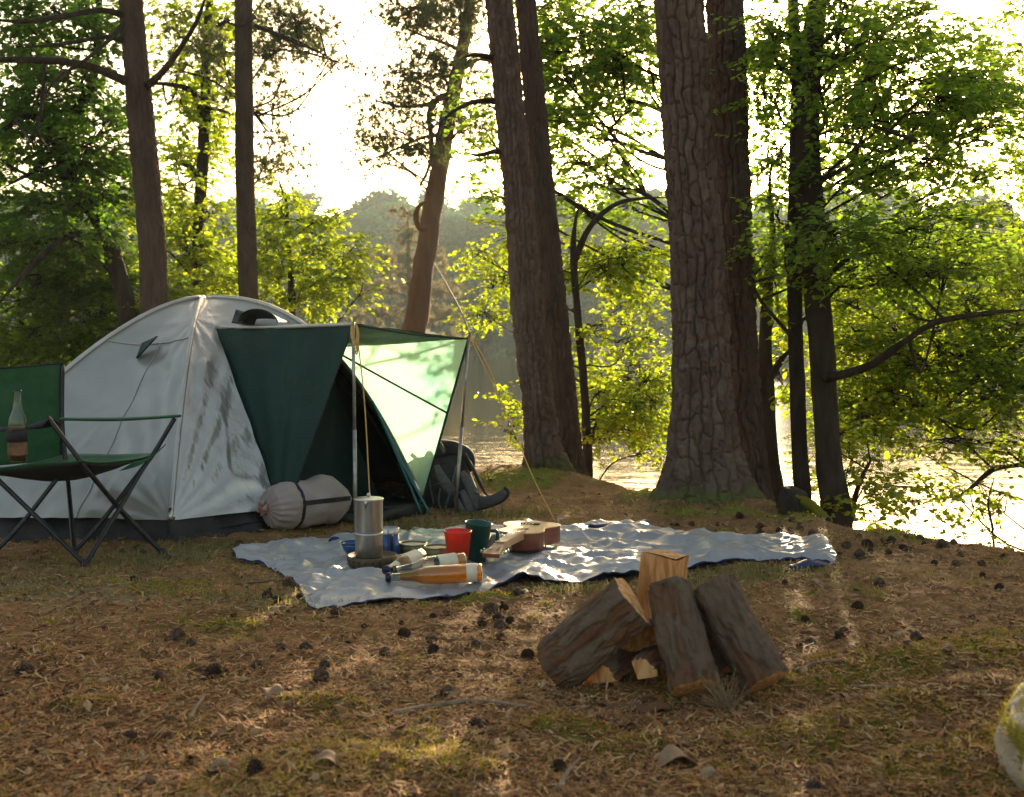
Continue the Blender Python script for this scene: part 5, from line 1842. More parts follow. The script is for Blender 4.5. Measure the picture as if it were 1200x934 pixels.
# --- open tins
for (px, py, rr_, hh, lab) in ((483, 648, .062, .042, 'low open tin between the blue mug and the orange cup'), (512, 655, .056, .048, 'open round tin of food right beside the orange cup')):
    p = on_bl(px, py) + [0, .04, 0]
    t = thing('food_tin', lab, 'tin', p, 'open tins')
    mb = MB()
    lathe(mb, [(0, 0), (rr_ - .002, 0), (rr_, .003), (rr_, hh - .003), (rr_ - .003, hh - .002), (rr_ - .003, hh - .012)], p, sides=36)
    mb.build('tin_wall', M['tin'], t)
    mb = MB()
    lathe(mb, [(rr_ + .002, hh - .004), (rr_ + .003, hh), (rr_ - .001, hh + .002), (rr_ - .003, hh - .003)], p, sides=36)
    mb.build('rim', M['tin_rim'], t)
    mb = MB()
    lathe(mb, [(0, hh - .008), (rr_ * .5, hh - .006), (rr_ - .003, hh - .010)], p, sides=36)
    mb.build('food', M['food'], t)
# --- orange red cup
p = on_bl(536, 662) + [0, .035, 0]
t = thing('cup', 'orange red plastic cup standing on the blanket before the green mug', 'cup', p)
mb = MB()
lathe(mb, [(0, .003), (.038, 0), (.041, .003), (.0555, .132), (.058, .134), (.057, .137), (.0535, .135), (.039, .006), (0, .005)], p, sides=40)
mb.build('cup_body', M['red'], t)
mb = MB()
lathe(mb, [(.0565, .128), (.0585, .131), (.0585, .137), (.0555, .138)], p, sides=40)
mb.build('lip', M['red'], t)
# --- dark green mug, tilted
p = on_bl(556, 660) + [.0, .07, .002]
ax_ = np.array([.10, -.04, 1.])
t = thing('mug', 'dark green plastic mug leaning right behind the orange cup', 'mug', p)
mb = MB()
lathe(mb, [(0, .003), (.044, 0), (.047, .004), (.056, .155), (.059, .157), (.058, .161), (.054, .159), (.045, .008), (0, .006)], p, ax_, 40)
mb.build('mug_body', M['mug_green'], t)
mb = MB()
tube(mb, [p + [.062, -.005, .125], p + [.095, -.01, .118], p + [.088, -.01, .05], p + [.052, -.005, .042]], .006, 8, n=24, flat=1.3)
mb.build('handle', M['mug_green'], t)
# --- clear plastic beaker behind the mug handle
p = on_bl(585, 648) + [0, .06, 0]
t = thing('clear_bag', 'crumpled clear plastic packet between the green mug and the ukulele', 'plastic packet', p)
mb = MB()
th = np.linspace(0, 2 * math.pi, 25)[:-1]
rings = []
for k, (rr_, zz_) in enumerate(((.0, .004), (.045, .0), (.055, .02), (.048, .05), (.032, .075), (.0, .085))):
    rr2 = rr_ * (1 + .35 * (vnoise(np.stack([np.cos(th) * 2 + k, np.sin(th) * 2, th * 0 + k * .7], -1)) - .5))
    rings.append(np.stack([p[0] + rr2 * np.cos(th), p[1] + rr2 * np.sin(th), p[2] + zz_ + 0 * th], -1))
mb.add(np.concatenate(rings), grid_faces(6, 24, True))
mb.build('packet', M['glass'], t)
mb = MB()
tube(mb, [p + [-.02, -.03, .05], p + [.0, -.035, .055], p + [.02, -.03, .05]], .006, 6, flat=.3)
mb.build('fold', M['glass'], t)
# --- cutting board
p = on_bl(492, 655)
t = thing('cutting_board', 'small wooden board lying under the bottles on the blanket', 'cutting board', p)
mb = MB()
q = [on_bl(452, 660), on_bl(490, 652), on_bl(528, 668), on_bl(494, 680)]
zt = max(a[2] for a in q) + .012
top = np.array([[a[0], a[1], zt] for a in q])
mb.add(np.vstack([top, top - [0, 0, .014]]), np.array([[0, 3, 2, 1], [4, 5, 6, 7], [0, 1, 5, 4], [1, 2, 6, 5], [2, 3, 7, 6], [3, 0, 4, 7]]))
mb.build('board_plate', M['board'], t, smooth=False)
mb = MB()
tube(mb, [top[0] + [0, 0, -.007], top[0] + [-.03, 0, -.007]], .006, 8)
mb.build('board_grip', M['board'], t)
# --- bottles lying down, necks left
def lying(label, base_px, cap_px, rad, H_, liquid, fill, zlift, **k):
    b0 = on_bl(*base_px)
    b1 = on_bl(*cap_px)
    b0[2] = b0[2] + rad + zlift
    d = b1 - b0
    d[2] = rad * -.45
    return bottle(label, b0, d, H_, rad, liquid, fill, **k)


lying('clear bottle of amber drink lying nearest the blanket edge with navy cap left', (566, 682), (462, 684), .036, .37, 'amber', .86, .0, cap='cap', lab=('label_paper', .06, .17))
lying('clear drink bottle lying behind the amber one with pale label', (545, 673), (462, 677), .034, .30, 'amber', .3, .012, lab=('label_paper', .14, .40))
lying('smaller bottle with beige label lying on the board with its navy cap left', (494, 668), (449, 684), .036, .24, 'amber', .5, .02, cap='cap', lab=('label_paper', .14, .50), neck='label_paper')

# ------------------------------------------------------------------ ukulele
tail, joint = on_bl(649, 630), on_bl(612, 647)
zt = max(tail[2], joint[2]) + .004
hb = np.array([.022, 4.88])      # body-neck joint on plan
dirn = np.array([.27, .96])
dirn /= np.linalg.norm(dirn)
sdn = np.array([dirn[1], -dirn[0]])
UL, UD = .34, .082
uk = thing('ukulele', 'wooden ukulele with pale top and reddish sides lying on the blanket', 'ukulele', (hb[0], hb[1], zt))
s = np.linspace(0, 1, 60)
wid = np.interp(s, [0, .03, .10, .22, .34, .43, .52, .66, .80, .92, .98, 1], [0, .045, .088, .104, .098, .086, .094, .128, .136, .104, .05, 0])
# smooth the outline
for _ in range(3):
    wid[1:-1] = (wid[:-2] + 2 * wid[1:-1] + wid[2:]) / 4
wid[0] = wid[-1] = 0
L1 = hb + dirn * (s * UL)[:, None] + sdn * wid[:, None]
L2 = (hb + dirn * (s * UL)[:, None] - sdn * wid[:, None])[::-1][1:-1]
out = np.vstack([L1, L2])
n_ = len(out)
cen = out.mean(0)
mb = MB()
zs = [(0, .97), (.006, 1.), (UD - .004, 1.)]
mb.add(np.vstack([np.column_stack([cen + (out - cen) * k, np.full(n_, zt + z)]) for z, k in zs] + [np.array([[*cen, zt]])]),
       [grid_faces(3, n_, True), np.array([[3 * n_, (k + 1) % n_, k] for k in range(n_)])])
mb.build('side_and_back', M['uke_side'], uk)
mb = MB()
rings = [np.column_stack([cen + (out - cen) * k, np.full(n_, zt + z)]) for z, k in ((UD - .004, 1.0), (UD - .004, 1.012), (UD, 1.012), (UD + .0005, .99))]
cl = np.column_stack([np.interp(np.arange(n_), np.arange(n_), np.concatenate([s, s[::-1][1:-1]]))])
spine = np.column_stack([hb[0] + dirn[0] * cl[:, 0] * UL, hb[1] + dirn[1] * cl[:, 0] * UL, np.full(n_, zt + UD + .001)])
mb.add(np.vstack(rings + [spine]), grid_faces(5, n_, True))
sbd = mb.build('soundboard', M['uke_top'], uk, smooth=False)


def uk_pt(a, b_, z):
    return np.array([*(hb + dirn * a + sdn * b_), zt + z])


mb = MB()
th = np.linspace(0, 2 * math.pi, 33)[:-1]
mb.add(np.vstack([[uk_pt(.095 + .030 * math.cos(t_), .030 * math.sin(t_), UD + .0022) for t_ in th], [uk_pt(.095, 0, UD + .0022)]]), np.array([[k, (k + 1) % 32, 32] for k in range(32)]))
mb.build('soundhole', M['black_fabric'], sbd)
mb = MB()
mb2 = [uk_pt(.238 + dx, dy, UD + dz) for dx in (-.013, .013) for dy in (-.045, .045) for dz in (.001, .009)]
mb.add(mb2, np.array([[0, 1, 3, 2], [4, 6, 7, 5], [0, 4, 5, 1], [2, 3, 7, 6], [0, 2, 6, 4], [1, 5, 7, 3]]))
mb.build('bridge', M['uke_dark'], sbd, smooth=False)


def bar(mb, a0, w0, a1, w1, z0, z1, z0b=None, z1b=None):
    z0b = z0 if z0b is None else z0b
    z1b = z1 if z1b is None else z1b
    v = [uk_pt(a0, -w0, z0), uk_pt(a0, w0, z0), uk_pt(a0, w0, z1), uk_pt(a0, -w0, z1), uk_pt(a1, -w1, z0b), uk_pt(a1, w1, z0b), uk_pt(a1, w1, z1b), uk_pt(a1, -w1, z1b)]
    mb.add(v, np.array([[0, 1, 2, 3], [5, 4, 7, 6], [1, 5, 6, 2], [4, 0, 3, 7], [3, 2, 6, 7], [0, 4, 5, 1]]))


mb = MB()
bar(mb, .012, .030, -.27, .022, UD - .028, UD + .001, UD - .020, UD + .001)
mb.build('neck', M['uke_neck'], uk, smooth=False)
mb = MB()
bar(mb, .05, .029, -.27, .021, UD + .001, UD + .007)
mb.build('fretboard', M['board'], uk, smooth=False)
for k in range(12):
    a = .02 - .29 * (2 - 2 ** (1 - (11 - k) / 12)) if False else -.27 + .29 * (1 - 2 ** (-k / 12)) * 1.9
    if a > .045:
        continue
    mb = MB()
    bar(mb, a, .0185 + .006 * (a + .27) / .3, a + .003, .0185 + .006 * (a + .27) / .3, UD + .007, UD + .0082)
    mb.build('fret', M['steel_pole'], uk, smooth=False)
mb = MB()
bar(mb, -.27, .021, -.29, .024, UD - .018, UD + .001)
bar(mb, -.29, .024, -.40, .037, UD - .018, UD + .000, UD - .034, UD - .018)
hs = mb.build('headstock', M['uke_neck'], uk, smooth=False)
mb = MB()
bar(mb, -.40, .037, -.403, .037, UD - .034, UD - .018)
mb.build('end_grain', M['uke_side'], hs, smooth=False)
mb = MB()
bar(mb, -.265, .020, -.270, .020, UD + .001, UD + .010)
mb.build('nut', M['label_paper'], uk, smooth=False)
for sx in (-1, 1):
    mb = MB()
    zt_ = UD - .006
    bar(mb, -.305, .004, -.375, .004, zt_, zt_ + .001)
    for vv in mb.v:
        vv += np.array([*(sdn * sx * .015), .0035 - .003])
    mb.build('tuning_slot', M['uke_dark'], hs, smooth=False)
for k, (a, sx) in enumerate(((-.325, -1), (-.365, -1), (-.325, 1), (-.365, 1))):
    mb = MB()
    q = uk_pt(a, sx * .034, UD - .016)
    tube(mb, [q, q + np.array([*(sdn * sx * .016), -.001])], .003, 8)
    lathe(mb, [(0, 0), (.007, .001), (.008, .006), (0, .009)], q + np.array([*(sdn * sx * .014), -.001]), (*(sdn * sx), 0), 10)
    mb.build('tuning_peg', M['tin_rim'], hs)
for k in range(4):
    o_ = (k - 1.5)
    mb = MB()
    tube(mb, [uk_pt(-.35, o_ * .012, UD - .006), uk_pt(-.268, o_ * .009, UD + .011), uk_pt(.205, o_ * .015, UD + .012)], .0011, 5, n=3)
    mb.build('string', M['string'], uk)

# ------------------------------------------------------------------ firewood
GLG = 'firewood logs in the stack'


def log(label, p0, p1, r, kind='round', face=None, seed=0, name='firewood_log', rtop=None, barkm='bark_log'):
    """p0 low end, p1 high end. kind: round, half, wedge"""
    p0, p1 = np.array(p0), np.array(p1)
    ax_ = p1 - p0
    Ln = np.linalg.norm(ax_)
    ax_ /= Ln
    u = np.cross(ax_, (0, 0, 1.))
    u /= np.linalg.norm(u)
    w = np.cross(ax_, u)
    if face is not None:      # the middle of the bark looks this way
        m_ = np.array(face, float)
        m_ -= ax_ * (m_ @ ax_)
        m_ /= np.linalg.norm(m_)
        n_ = np.cross(ax_, m_)
        h_ = {'half': math.pi / 2, 'wedge': math.pi * .275, 'round': 0}[kind]
        u = m_ * math.cos(h_) - n_ * math.sin(h_)
        w = m_ * math.sin(h_) + n_ * math.cos(h_)
    t = thing(name, label, 'log', (p0[0], p0[1], p0[2]), GLG)
    NA = 110
    span = {'round': 2 * math.pi, 'half': math.pi, 'wedge': math.pi * .55}[kind]
    th = np.linspace(0, span, NA) if kind != 'round' else np.arange(NA) / NA * span
    NZ = 90
    zz = np.linspace(0, Ln, NZ)
    TH, ZZ = np.meshgrid(th, zz, indexing='xy')
    q = np.stack([np.cos(TH) * 1.2 + seed, np.sin(TH) * 1.2, ZZ * 3], -1)
    rr = r * (1 + .22 * (fbm(q, 2) - .5) * 2)
    if rtop:
        rr = rr * (1 + (rtop / r - 1) * ZZ / Ln)
    c1_ = fbm(np.stack([np.cos(TH) * r * 60 + seed * 3, np.sin(TH) * r * 60, ZZ * 22], -1), 3)
    c2_ = 1 - np.abs(2 * fbm(np.stack([np.cos(TH) * r * 36 + seed, np.sin(TH) * r * 36, ZZ * 9 + 4], -1), 3) - 1)
    patch = sstep(.50, .60, fbm(np.stack([np.cos(TH) * r * 22 + seed * 5, np.sin(TH) * r * 22, ZZ * 8], -1), 3))
    rr = rr + .006 * (c1_ - .5) * 2 - .006 * sstep(.86, .98, c2_) - .008 * patch
    endw = 1 - .04 * (np.exp(-ZZ / .006) + np.exp(-(Ln - ZZ) / .006))
    rr = rr * endw
    pos = p0 + ax_ * ZZ[..., None] + rr[..., None] * (np.cos(TH)[..., None] * u + np.sin(TH)[..., None] * w)
    # uneven saw ends
    mb = MB().add(pos.reshape(-1, 3), grid_faces(NZ, NA, kind == 'round'))
    o = mb.build('bark', M[barkm], t)
    at = o.data.attributes.new('plate', 'FLOAT', 'POINT')
    at.data.foreach_set('value', np.clip(1 - patch * .9 - .1 * c1_, 0, 1).ravel().astype(np.float32))
    # cut ends with rings of vertices
    for e, (i, sgn, nm) in enumerate(((0, -1, 'cut_end'), (NZ - 1, 1, 'cut_end'))):
        mb = MB()
        rim = pos[i]
        cc = (p0 if i == 0 else p1)
        ks = (1., .93, .7, .45, .2, .0)
        vs = []
        for k in ks:
            v = cc + (rim - cc) * k
            v = v + ax_ * sgn * (.004 * (1 - k ** 6) + .0025 * (fbm(v * 40, 2)[:, None] - .5)) if k < 1 else v
            vs.append(v)
        mb.add(np.concatenate(vs), grid_faces(len(ks), NA, kind == 'round'))
        mb.build(nm, M['wood_cut'], t)
    if kind != 'round':
        mb = MB()
        a, b_ = pos[:, 0], pos[:, -1]
        ctr = p0 + ax_ * zz[:, None]
        if kind == 'half':
            cols = [a + (b_ - a) * k for k in np.linspace(0, 1, 24)]
        else:
            cols = [a + (ctr - a) * k for k in np.linspace(0, 1, 12)] + [ctr + (b_ - ctr) * k for k in np.linspace(0, 1, 12)[1:]]
        S_ = np.stack(cols, 1)
        nrm = -(u * math.cos(span / 2) + w * math.sin(span / 2))
        fib = fbm(np.stack([S_ @ u * 90, S_ @ w * 90, (S_ @ ax_) * 5], -1), 3) - .5
        env = np.ones(S_.shape[1])
        env[0] = env[-1] = 0
        lowf = fbm(np.stack([S_ @ u * 14, S_ @ w * 14, (S_ @ ax_) * 9 + seed], -1), 2) - .5
        S_ = S_ + nrm * ((fib * .012 + lowf * .022) * env)[..., None]
        mb.add(S_.reshape(-1, 3), grid_faces(NZ, S_.shape[1]))
        mb.build('split_face', M['wood_cut'], t)
    return t


log('front middle log of the stack, grey brown bark, leaning back', P(814, 806, 2.90), P(782, 686, 3.08), .071, seed=1, rtop=.060)
log('right hand log of the stack, peeling reddish bark, leaning left', P(897, 800, 2.94), P(835, 686, 3.10), .071, seed=2, rtop=.073)
log('large split log on the left of the stack, bark side out', P(652, 784, 3.12), P(746, 704, 3.06), .088, 'half', (-.5, -.7, .55), seed=3, rtop=.082)
log('pale split wedge standing on top of the stack with its cut end up', P(774, 775, 3.22), P(792, 657, 3.18), .098, 'wedge', (-.25, 1, -.2), seed=4)
log('small split piece lying inside the stack with orange face forward', P(748, 796, 2.99), P(770, 776, 3.22), .062, 'wedge', (.5, .2, .8), seed=5)
log('split piece lying low inside the stack left of the smaller one', P(705, 800, 3.06), P(742, 772, 3.2), .055, 'half', (.1, .5, .8), seed=6)
log('short reddish piece wedged inside the stack above the small split ones', P(716, 760, 3.12), P(790, 738, 3.16), .045, 'half', (.1, .8, .5), seed=8)
log('thin bark covered piece behind the right hand log', P(860, 780, 3.12), P(812, 700, 3.24), .05, seed=7)
# bark slab on the ground in front
p = G(745, 826)
p[2] = tz(p[0], p[1]) + .004
mb = MB()
sheet(mb, lambda u, v: p + np.stack([(u - .5) * .19 * (1 - .25 * v), (v - .5) * .055 * np.sin(math.pi * np.clip(u, .06, .96)) ** .5, .014 * np.sin(math.pi * v) + .012 * u + .004 * np.sin(u * 17)], -1), 24, 8, .006)
tag(mb.build('bark_slab', M['bark_log'], None, loc=p), 'flat grey bark slab lying in front of the log stack', 'bark')

# ------------------------------------------------------------------ rock at the right edge
rp = np.array([1.19, 2.10])
t = thing('mossy_rock', 'pale rock capped with yellow moss at the lower right edge', 'rock', (rp[0], rp[1], tz(*rp)))
mb = MB()
nu, nv = 120, 160
U, V2 = np.meshgrid(np.linspace(0.001, math.pi, nu), np.arange(nv) / nv * 2 * math.pi, indexing='ij')
dv = np.stack([np.sin(U) * np.cos(V2), np.sin(U) * np.sin(V2), np.cos(U)], -1)
rr = 1 + .38 * (fbm(dv * 1.7 + 4, 3) - .5) * 2 + .10 * (fbm(dv * 6, 3) - .5) + .04 * (1 - np.abs(2 * vnoise(dv * 5 + 9) - 1))
V3 = dv * rr[..., None] * np.array([.165, .34, .27]) + np.array([rp[0], rp[1], tz(*rp) - .02])
mb.add(V3.reshape(-1, 3), grid_faces(nu, nv, True))
o = mb.build('stone', M['rock'], t)
mm = np.clip(dv[..., 2] * .9 + (-dv[..., 0]) * .25 + (fbm(dv * 6 + 2, 3) - .5) * 2.2 - .05, 0, 1)
at = o.data.attributes.new('mossy', 'FLOAT', 'POINT')
at.data.foreach_set('value', mm.ravel().astype(np.float32))
g = np.random.default_rng(5)
kk = g.choice(nu * nv, 5200, p=(mm * np.sin(U)).ravel() ** 1.2 / ((mm * np.sin(U)).ravel() ** 1.2).sum())
o0 = V3.reshape(-1, 3)[kk]
nn0 = dv.reshape(-1, 3)[kk]
dd = nn0 + g.normal(size=(len(kk), 3)) * .5 + [0, 0, .4]
dd /= np.linalg.norm(dd, axis=1)[:, None]
sd_ = np.cross(dd, unit(len(kk), g))
ln = g.uniform(.008, .02, (len(kk), 1))
mb = MB().add(np.stack([o0 - sd_ * .0016, o0 + sd_ * .0016, o0 + dd * ln], 1).reshape(-1, 3), np.arange(len(kk) * 3).reshape(-1, 3))
mb.build('moss_cap', M['moss'], t, smooth=False)['kind'] = 'stuff'

# mossy stump at the bank
p = G(940, 604)
p[2] = tz(p[0], p[1])
t = thing('tree_stump', 'small mossy stump at the bank edge beside the dark oak', 'stump', p)
mb = MB()
tube(mb, [p + [-.05, .03, -.05], p + [-.04, .02, .05], p + [-.02, .0, .11]], [.10, .085, .075], 24, n=16, wob=.5)
mb.build('stump_wood', M['bark_dark'], t)
mb = MB()
blob(mb, [p + [-.04, .0, .10], p + [.03, -.02, .06], p + [.10, -.04, .0], p + [.15, -.05, -.03]], [.05, .06, .05, .02], [.02, .025, .02, .01], n=20, sides=16, up=(0, 0, 1), wob=.6)
mb.build('moss_cap', M['moss'], t)

# ------------------------------------------------------------------ pine cones
cone = thing('pine_cone', 'dark open pine cone lying on the forest floor', 'pine cone', (0, 0, 0), 'scattered pine cones')
mb = MB()
lathe(mb, [(0, -.024), (.009, -.02), (.013, -.005), (.010, .012), (.003, .024), (0, .025)], (0, 0, 0), sides=8)
g = np.random.default_rng(9)
mb_s = MB()
for k in range(70):
    tt = k / 70
    a = k * 2.39996
    z = -.023 + .046 * tt
    r_in = np.interp(tt, [0, .25, .6, 1], [.006, .010, .009, .002])
    r_out = np.interp(tt, [0, .12, .35, .7, 1], [.013, .022, .026, .018, .005])
    d = np.array([math.cos(a), math.sin(a), .45 * (1 - tt)])
    s_ = np.array([-math.sin(a), math.cos(a), 0])
    w = .0052 * (1 - .4 * tt)
    b_ = d * r_in + [0, 0, z]
    e = d * r_out + [0, 0, z + .006]
    v = np.array([b_ - s_ * w * .5, b_ + s_ * w * .5, e + s_ * w, e - s_ * w, e + [0, 0, .003], b_ + [0, 0, -.003]])
    mb_s.add(v, np.array([[0, 1, 4], [1, 2, 4], [2, 3, 4], [3, 0, 4], [5, 3, 2], [5, 0, 3], [5, 2, 1]]))
mb.build('core', M['cone'], cone)
o = mb_s.build('scales', M['cone'], cone, smooth=False)
o['kind'] = 'stuff'
g = np.random.default_rng(21)
spots = [(97, 718), (29, 792), (22, 800), (157, 683), (155, 864), (302, 920), (265, 788), (300, 780), (280, 790), (330, 760), (207, 748), (225, 752), (360, 762), (375, 795),
         (427, 732), (470, 725), (508, 720), (522, 717), (505, 746), (558, 755), (473, 738), (395, 722), (420, 693), (523, 810), (545, 735), (618, 766), (590, 712), (585, 725), (465, 705), (340, 690), (313, 700),
         (920, 690), (893, 712), (895, 740), (885, 900), (951, 918), (963, 842), (992, 824), (1004, 712), (1140, 722), (655, 898), (703, 846), (608, 685), (1080, 773), (1075, 760), (935, 655),
         (1010, 660), (1040, 655), (1095, 665), (1170, 690), (930, 878), (740, 850), (400, 880), (560, 845), (1030, 690), (450, 765), (380, 780), (510, 760)]
for _ in range(420):
    yy = 603 + (g.random() ** 1.3) * 190
    xx = g.uniform(0, 1200)
    q_ = G(xx, yy)
    if vnoise(np.array([q_[0] * 2.2, q_[1] * 2.2, 1.5])) > .64:
        spots.append((xx, yy))
for _ in range(45):
    spots.append((g.uniform(680, 1150), g.uniform(603, 660)))
first_c = True
chair_feet = [FN, FF, BF, BN]
nplaced = 0
for i, (px, py) in enumerate(spots):
    p = G(px, py)
    x, y = p[0], p[1]
    # not on the blanket, in the tent, or inside the logs
    inb = np.interp(px, [a for a, b_ in top_e], [b_ for a, b_ in top_e], left=999, right=999) - 3 < py < np.interp(px, [a for a, b_ in bot_e], [b_ for a, b_ in bot_e], left=0, right=0) + 5
    intent = px < 500 and py < 636
    inlog = 620 < px < 930 and 700 < py < 832
    if inb or intent or inlog or y > np.interp(x, BX, BY) + .1 or (px - 1180) ** 2 + (py - 860) ** 2 < 110 ** 2 or (px < 600 and py < 604):
        continue
    sc = float(np.clip(g.normal() * .2 + .72, .4, 1.15))
    rot = (R(90) + g.normal() * .35, g.normal() * .3, g.random() * 6.28)
    z = tz(x, y) + .011 * sc
    if first_c:
        cone.location, cone.rotation_euler, cone.scale = (x, y, z), rot, (sc,) * 3
        first_c = False
    else:
        dup(cone, (x, y, z), rot, sc)
    nplaced += 1
print('cones', nplaced)

# ------------------------------------------------------------------ sticks, dead leaves
def stick(label, pix, r, lift=.006):
    pts = []
    for (a, b_) in pix:
        p = G(a, b_)
        p[2] = tz(p[0], p[1]) + lift
        pts.append(p)
    mb = MB()
    tube(mb, pts, [r * (1 - .5 * k / len(pts)) for k in range(len(pts))], 7, wob=.8)
    tag(mb.build('stick', M['stick'], None, loc=pts[0]), label, 'stick', 'fallen sticks')


stick('long dark stick lying left of the log stack', [(462, 826), (500, 829), (560, 824), (620, 832)], .008)
stick('curved stick lying right of the log stack', [(930, 793), (960, 790), (990, 797)], .006)
stick('short pale stick standing out of the litter at the bottom centre', [(655, 925), (665, 905), (680, 890)], .006, .012)
stick('thin pale stick near the blanket front left corner', [(275, 682), (320, 678), (365, 672)], .005)
stick('pale stick lying below the blanket in the left foreground', [(222, 842), (232, 828), (242, 814)], .005, .01)
stick('thin upright straw stem between the blanket and the logs', [(506, 780), (500, 760), (492, 742)], .003, .01)
stick('short stick lying before the chair', [(240, 656), (262, 653), (284, 655)], .004)
stick('broken stick right of the logs near the moss', [(1050, 838), (1000, 815), (960, 812)], .006)
g = np.random.default_rng(33)
for k, (px, py, m_, sz, lab) in enumerate(((960, 692, 'dead_leaf', .05, 'pale curled bark flake lying right of the blanket front'), (800, 893, 'dead_leaf', .07, 'large dry brown leaf lying at the bottom centre right'), (320, 816, 'dead_leaf', .05, 'dry leaf beside the round moss cushion at the left'),
                                        (985, 785, 'orange_leaf', .018, 'tiny orange leaf right of the logs'), (620, 698, 'dead_leaf', .045, 'pale bark flake lying between blanket and logs'), (835, 908, 'dead_leaf', .045, 'second dry leaf right of the large one at the bottom'),
                                        (545, 744, 'orange_leaf', .022, 'small orange leaf between the cones in front of the blanket'), (390, 910, 'dead_leaf', .05, 'crumpled dry leaf in the moss at the bottom left of centre'), (1110, 800, 'dead_leaf', .035, 'dry leaf at the foot of the mossy rock slope'),
                                        (120, 900, 'orange_leaf', .025, 'orange leaf in the lower left corner'), (255, 905, 'dead_leaf', .04, 'pale leaf in the lower left foreground'))):
    p = G(px, py)
    p[2] = tz(p[0], p[1]) + .008
    a = g.random() * 6
    mb = MB()

    def lf(u, v, a=a, sz=sz):
        x = (u - .5) * sz * 2
        w = sz * .55 * np.sin(math.pi * np.clip(u, .02, .98)) ** .7
        y = (v - .5) * 2 * w
        z = .25 * np.abs(y) + .012 * np.sin(u * 7 + a) * sz / .05
        return p + np.stack([x * math.cos(a) - y * math.sin(a), x * math.sin(a) + y * math.cos(a), z], -1)
    sheet(mb, lf, 12, 8, .0012)
    tag(mb.build('fallen_leaf', M[m_], None, loc=p), lab, 'leaf', 'fallen leaves')

# ------------------------------------------------------------------ litter, moss, grass (masses)
def scatter(n, g, y0=1.5, y1=8.5, pw=2.0, spread=.74):
    """more of them near the camera, where they show"""
    u = g.random(n)
    y = 1 / (1 / y0 ** (pw - 1) * (1 - u) + 1 / y1 ** (pw - 1) * u) ** (1 / (pw - 1))
    x = g.uniform(-1, 1, n) * (y * spread + .25)
    k = y < np.interp(x, BX, BY) + .35
    return x[k], y[k]


def ground_n(x, y):
    e = .03
    h0, hx_, hy_ = terr(x, y), terr(x + e, y), terr(x, y + e)
    n = np.stack([-(hx_ - h0) / e, -(hy_ - h0) / e, np.ones_like(x)], -1)
    return h0, n / np.linalg.norm(n, axis=1)[:, None]


g = np.random.default_rng(41)
x, y = scatter(245000, g)
h0, nn = ground_n(x, y)
N = len(x)
a = g.random(N) * 6.283
clump = vnoise(np.stack([x * 5, y * 5, x * 0], -1))
d = np.stack([np.cos(a), np.sin(a), g.normal(size=N) * .18], -1)
ln = (.012 + .05 * g.random(N) ** 1.8)[:, None]
w = (g.uniform(.0007, .0019, N) * (1 + y * .12))[:, None]
sdv = np.cross(d, nn)
sdv /= np.linalg.norm(sdv, axis=1)[:, None]
c = np.stack([x, y, h0 + .002 + g.random(N) * .010], -1)
bend = sdv * g.normal(size=N)[:, None] * ln * .25
v = np.stack([c - d * ln * .5 - sdv * w, c - d * ln * .5 + sdv * w, c + bend + sdv * w, c + bend - sdv * w, c + d * ln * .5 + sdv * w * .4, c + d * ln * .5 - sdv * w * .4], 1)
k = np.arange(N)[:, None] * 6
mb = MB().add(v.reshape(-1, 3), np.concatenate([k + [[0, 1, 2, 3]], k + [[3, 2, 4, 5]]]))
tag(mb.build('pine_needle_litter', M['needle_litter'], None, smooth=False), 'brown fallen pine needles covering the forest floor', kind='stuff')
x, y = scatter(52000, g, pw=2.2)
h0, nn = ground_n(x, y)
N = len(x)
sz = (g.gamma(2.0, .0042, N).clip(.003, .024))[:, None]
a = g.random(N) * 6.283
u = np.stack([np.cos(a), np.sin(a), g.normal(size=N) * .35], -1)
w = np.cross(nn, u) + np.stack([0 * x, 0 * x, g.normal(size=N) * .35], -1)
c = np.stack([x, y, h0 + .003 + g.random(N) * .006], -1)
v = np.stack([c - u * sz, c - w * sz * .45 + nn * sz * .15, c + u * sz * .9, c + w * sz * .5 - nn * sz * .1, c + nn * sz * .45], 1)
k = np.arange(N)[:, None] * 5
mb = MB().add(v.reshape(-1, 3), np.concatenate([k + [[0, 1, 4]], k + [[1, 2, 4]], k + [[2, 3, 4]], k + [[3, 0, 4]]]))
tag(mb.build('bark_litter', M['chips'], None, smooth=False), 'bark flakes and crumbs scattered over the ground', kind='stuff')
# moss
x, y = scatter(900000, g, pw=1.8)
mm = mossmask(x, y)
k = g.random(len(x)) < sstep(.16, .55, mm)
x, y = x[k], y[k]
h0, nn = ground_n(x, y)
N = len(x)
print('moss', N)
d = nn + g.normal(size=(N, 3)) * .45
d /= np.linalg.norm(d, axis=1)[:, None]
sdv = np.cross(d, unit(N, g))
sdv /= np.linalg.norm(sdv, axis=1)[:, None]
w = (.0014 * (1 + y * .15))[:, None]
c = np.stack([x, y, h0 - .002], -1)
ln = g.uniform(.008, .022, N)[:, None]
mb = MB().add(np.stack([c - sdv * w, c + sdv * w, c + d * ln], 1).reshape(-1, 3), np.arange(N * 3).reshape(-1, 3))
tag(mb.build('moss', M['moss'], None, smooth=False), 'yellow green moss cushions on the forest floor', kind='stuff')
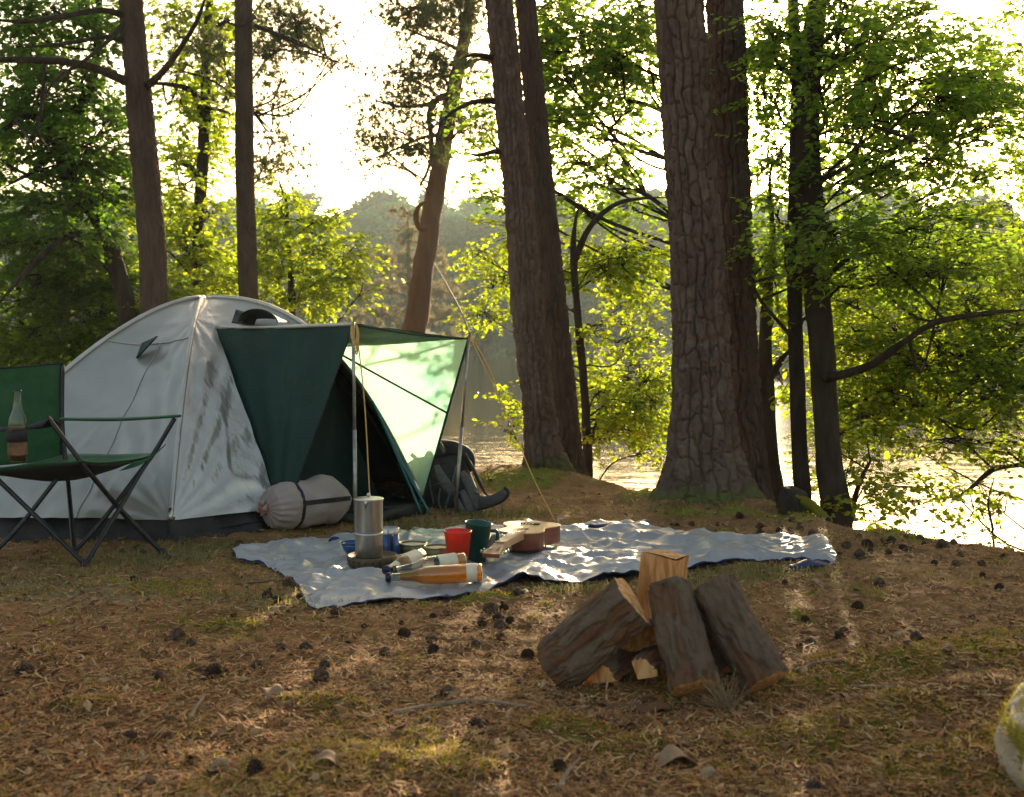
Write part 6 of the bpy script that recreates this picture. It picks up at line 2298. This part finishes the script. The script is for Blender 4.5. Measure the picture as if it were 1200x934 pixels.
# grass
xs, ys = [], []
for (px, py, r1, r2, n) in ((860, 676, .42, .14, 1500), (700, 690, .2, .06, 260), (585, 600, .35, .10, 900), (480, 612, .35, .10, 900), (200, 655, .5, .2, 1300), (60, 680, .5, .3, 900), (640, 690, .12, .05, 260), (355, 702, .3, .15, 300),
                            (1000, 640, .3, .2, 300), (800, 600, .4, .15, 400), (270, 700, .3, .3, 400), (260, 640, .35, .08, 500), (850, 795, .05, .04, 0)):
    c_ = G(px, py)
    xs.append(c_[0] + g.normal(size=n) * r1 * .5)
    ys.append(c_[1] + g.normal(size=n) * r2 * .8)
x, y = scatter(5000, g, 2, 7)
xs.append(x)
ys.append(y)
x, y = np.concatenate(xs), np.concatenate(ys)
h0, nn = ground_n(x, y)
N = len(x)
a = g.random(N) * 6.283
lean = g.uniform(.2, 1.6, N)
ln = g.uniform(.012, .045, N)
u = np.stack([np.cos(a), np.sin(a), 0 * a], -1)
sdv = np.stack([-np.sin(a), np.cos(a), 0 * a], -1) * .0012 * (1 + y[:, None] * .08)
c = np.stack([x, y, h0], -1)
z_ = np.array([0, 0, 1.])
m_ = c + u * (ln * lean * .25)[:, None] + z_ * (ln * .6)[:, None]
t_ = c + u * (ln * lean * .9)[:, None] + z_ * (ln * np.clip(1 - .45 * lean, .15, 1))[:, None]
v = np.stack([c - sdv, c + sdv, m_ + sdv * .8, m_ - sdv * .8, t_], 1)
k = np.arange(N)[:, None] * 5
mb = MB().add(v.reshape(-1, 3), [k + [[0, 1, 2, 3]], k + [[3, 2, 4]]])
tag(mb.build('grass_blades', M['grass'], None, smooth=False), 'sparse straw and green grass blades round the blanket and tent', kind='stuff')
# straw tuft by the logs
p = G(852, 822)
p[2] = tz(p[0], p[1])
g2 = np.random.default_rng(3)
n = 90
a = g2.normal(size=n) * .5
hgt = g2.uniform(.04, .12, n)
tip = p + np.stack([np.sin(a) * hgt - .02, -.02 + g2.normal(size=n) * .02, np.cos(a) * hgt], -1)
b0 = p + g2.normal(size=(n, 3)) * [.015, .012, .002]
v, f = prisms(b0, tip, np.full(n, .0012), np.full(n, .0006))
tag(MB().add(v, f).build('straw_tuft', M['straw'], None, loc=p), 'dry straw tuft sticking up between the two front logs', 'grass tuft')

# ------------------------------------------------------------------ haze over the lake
hm = bpy.data.materials.new('haze')
hm.use_nodes = True
nt = hm.node_tree
for n in list(nt.nodes):
    nt.nodes.remove(n)
ho = nt.nodes.new('ShaderNodeOutputMaterial')
pv = nt.nodes.new('ShaderNodeVolumePrincipled')
pv.inputs['Color'].default_value = (.78, .93, .95, 1)
pv.inputs['Density'].default_value = 0.0007
pv.inputs['Anisotropy'].default_value = .35
nt.links.new(pv.outputs[0], ho.inputs['Volume'])
mb = box(MB(), (0, 90, 14.5), 700, 640, 38)
hz = mb.build('haze', hm)
hz['kind'] = 'stuff'
hz.display_type = 'WIRE'
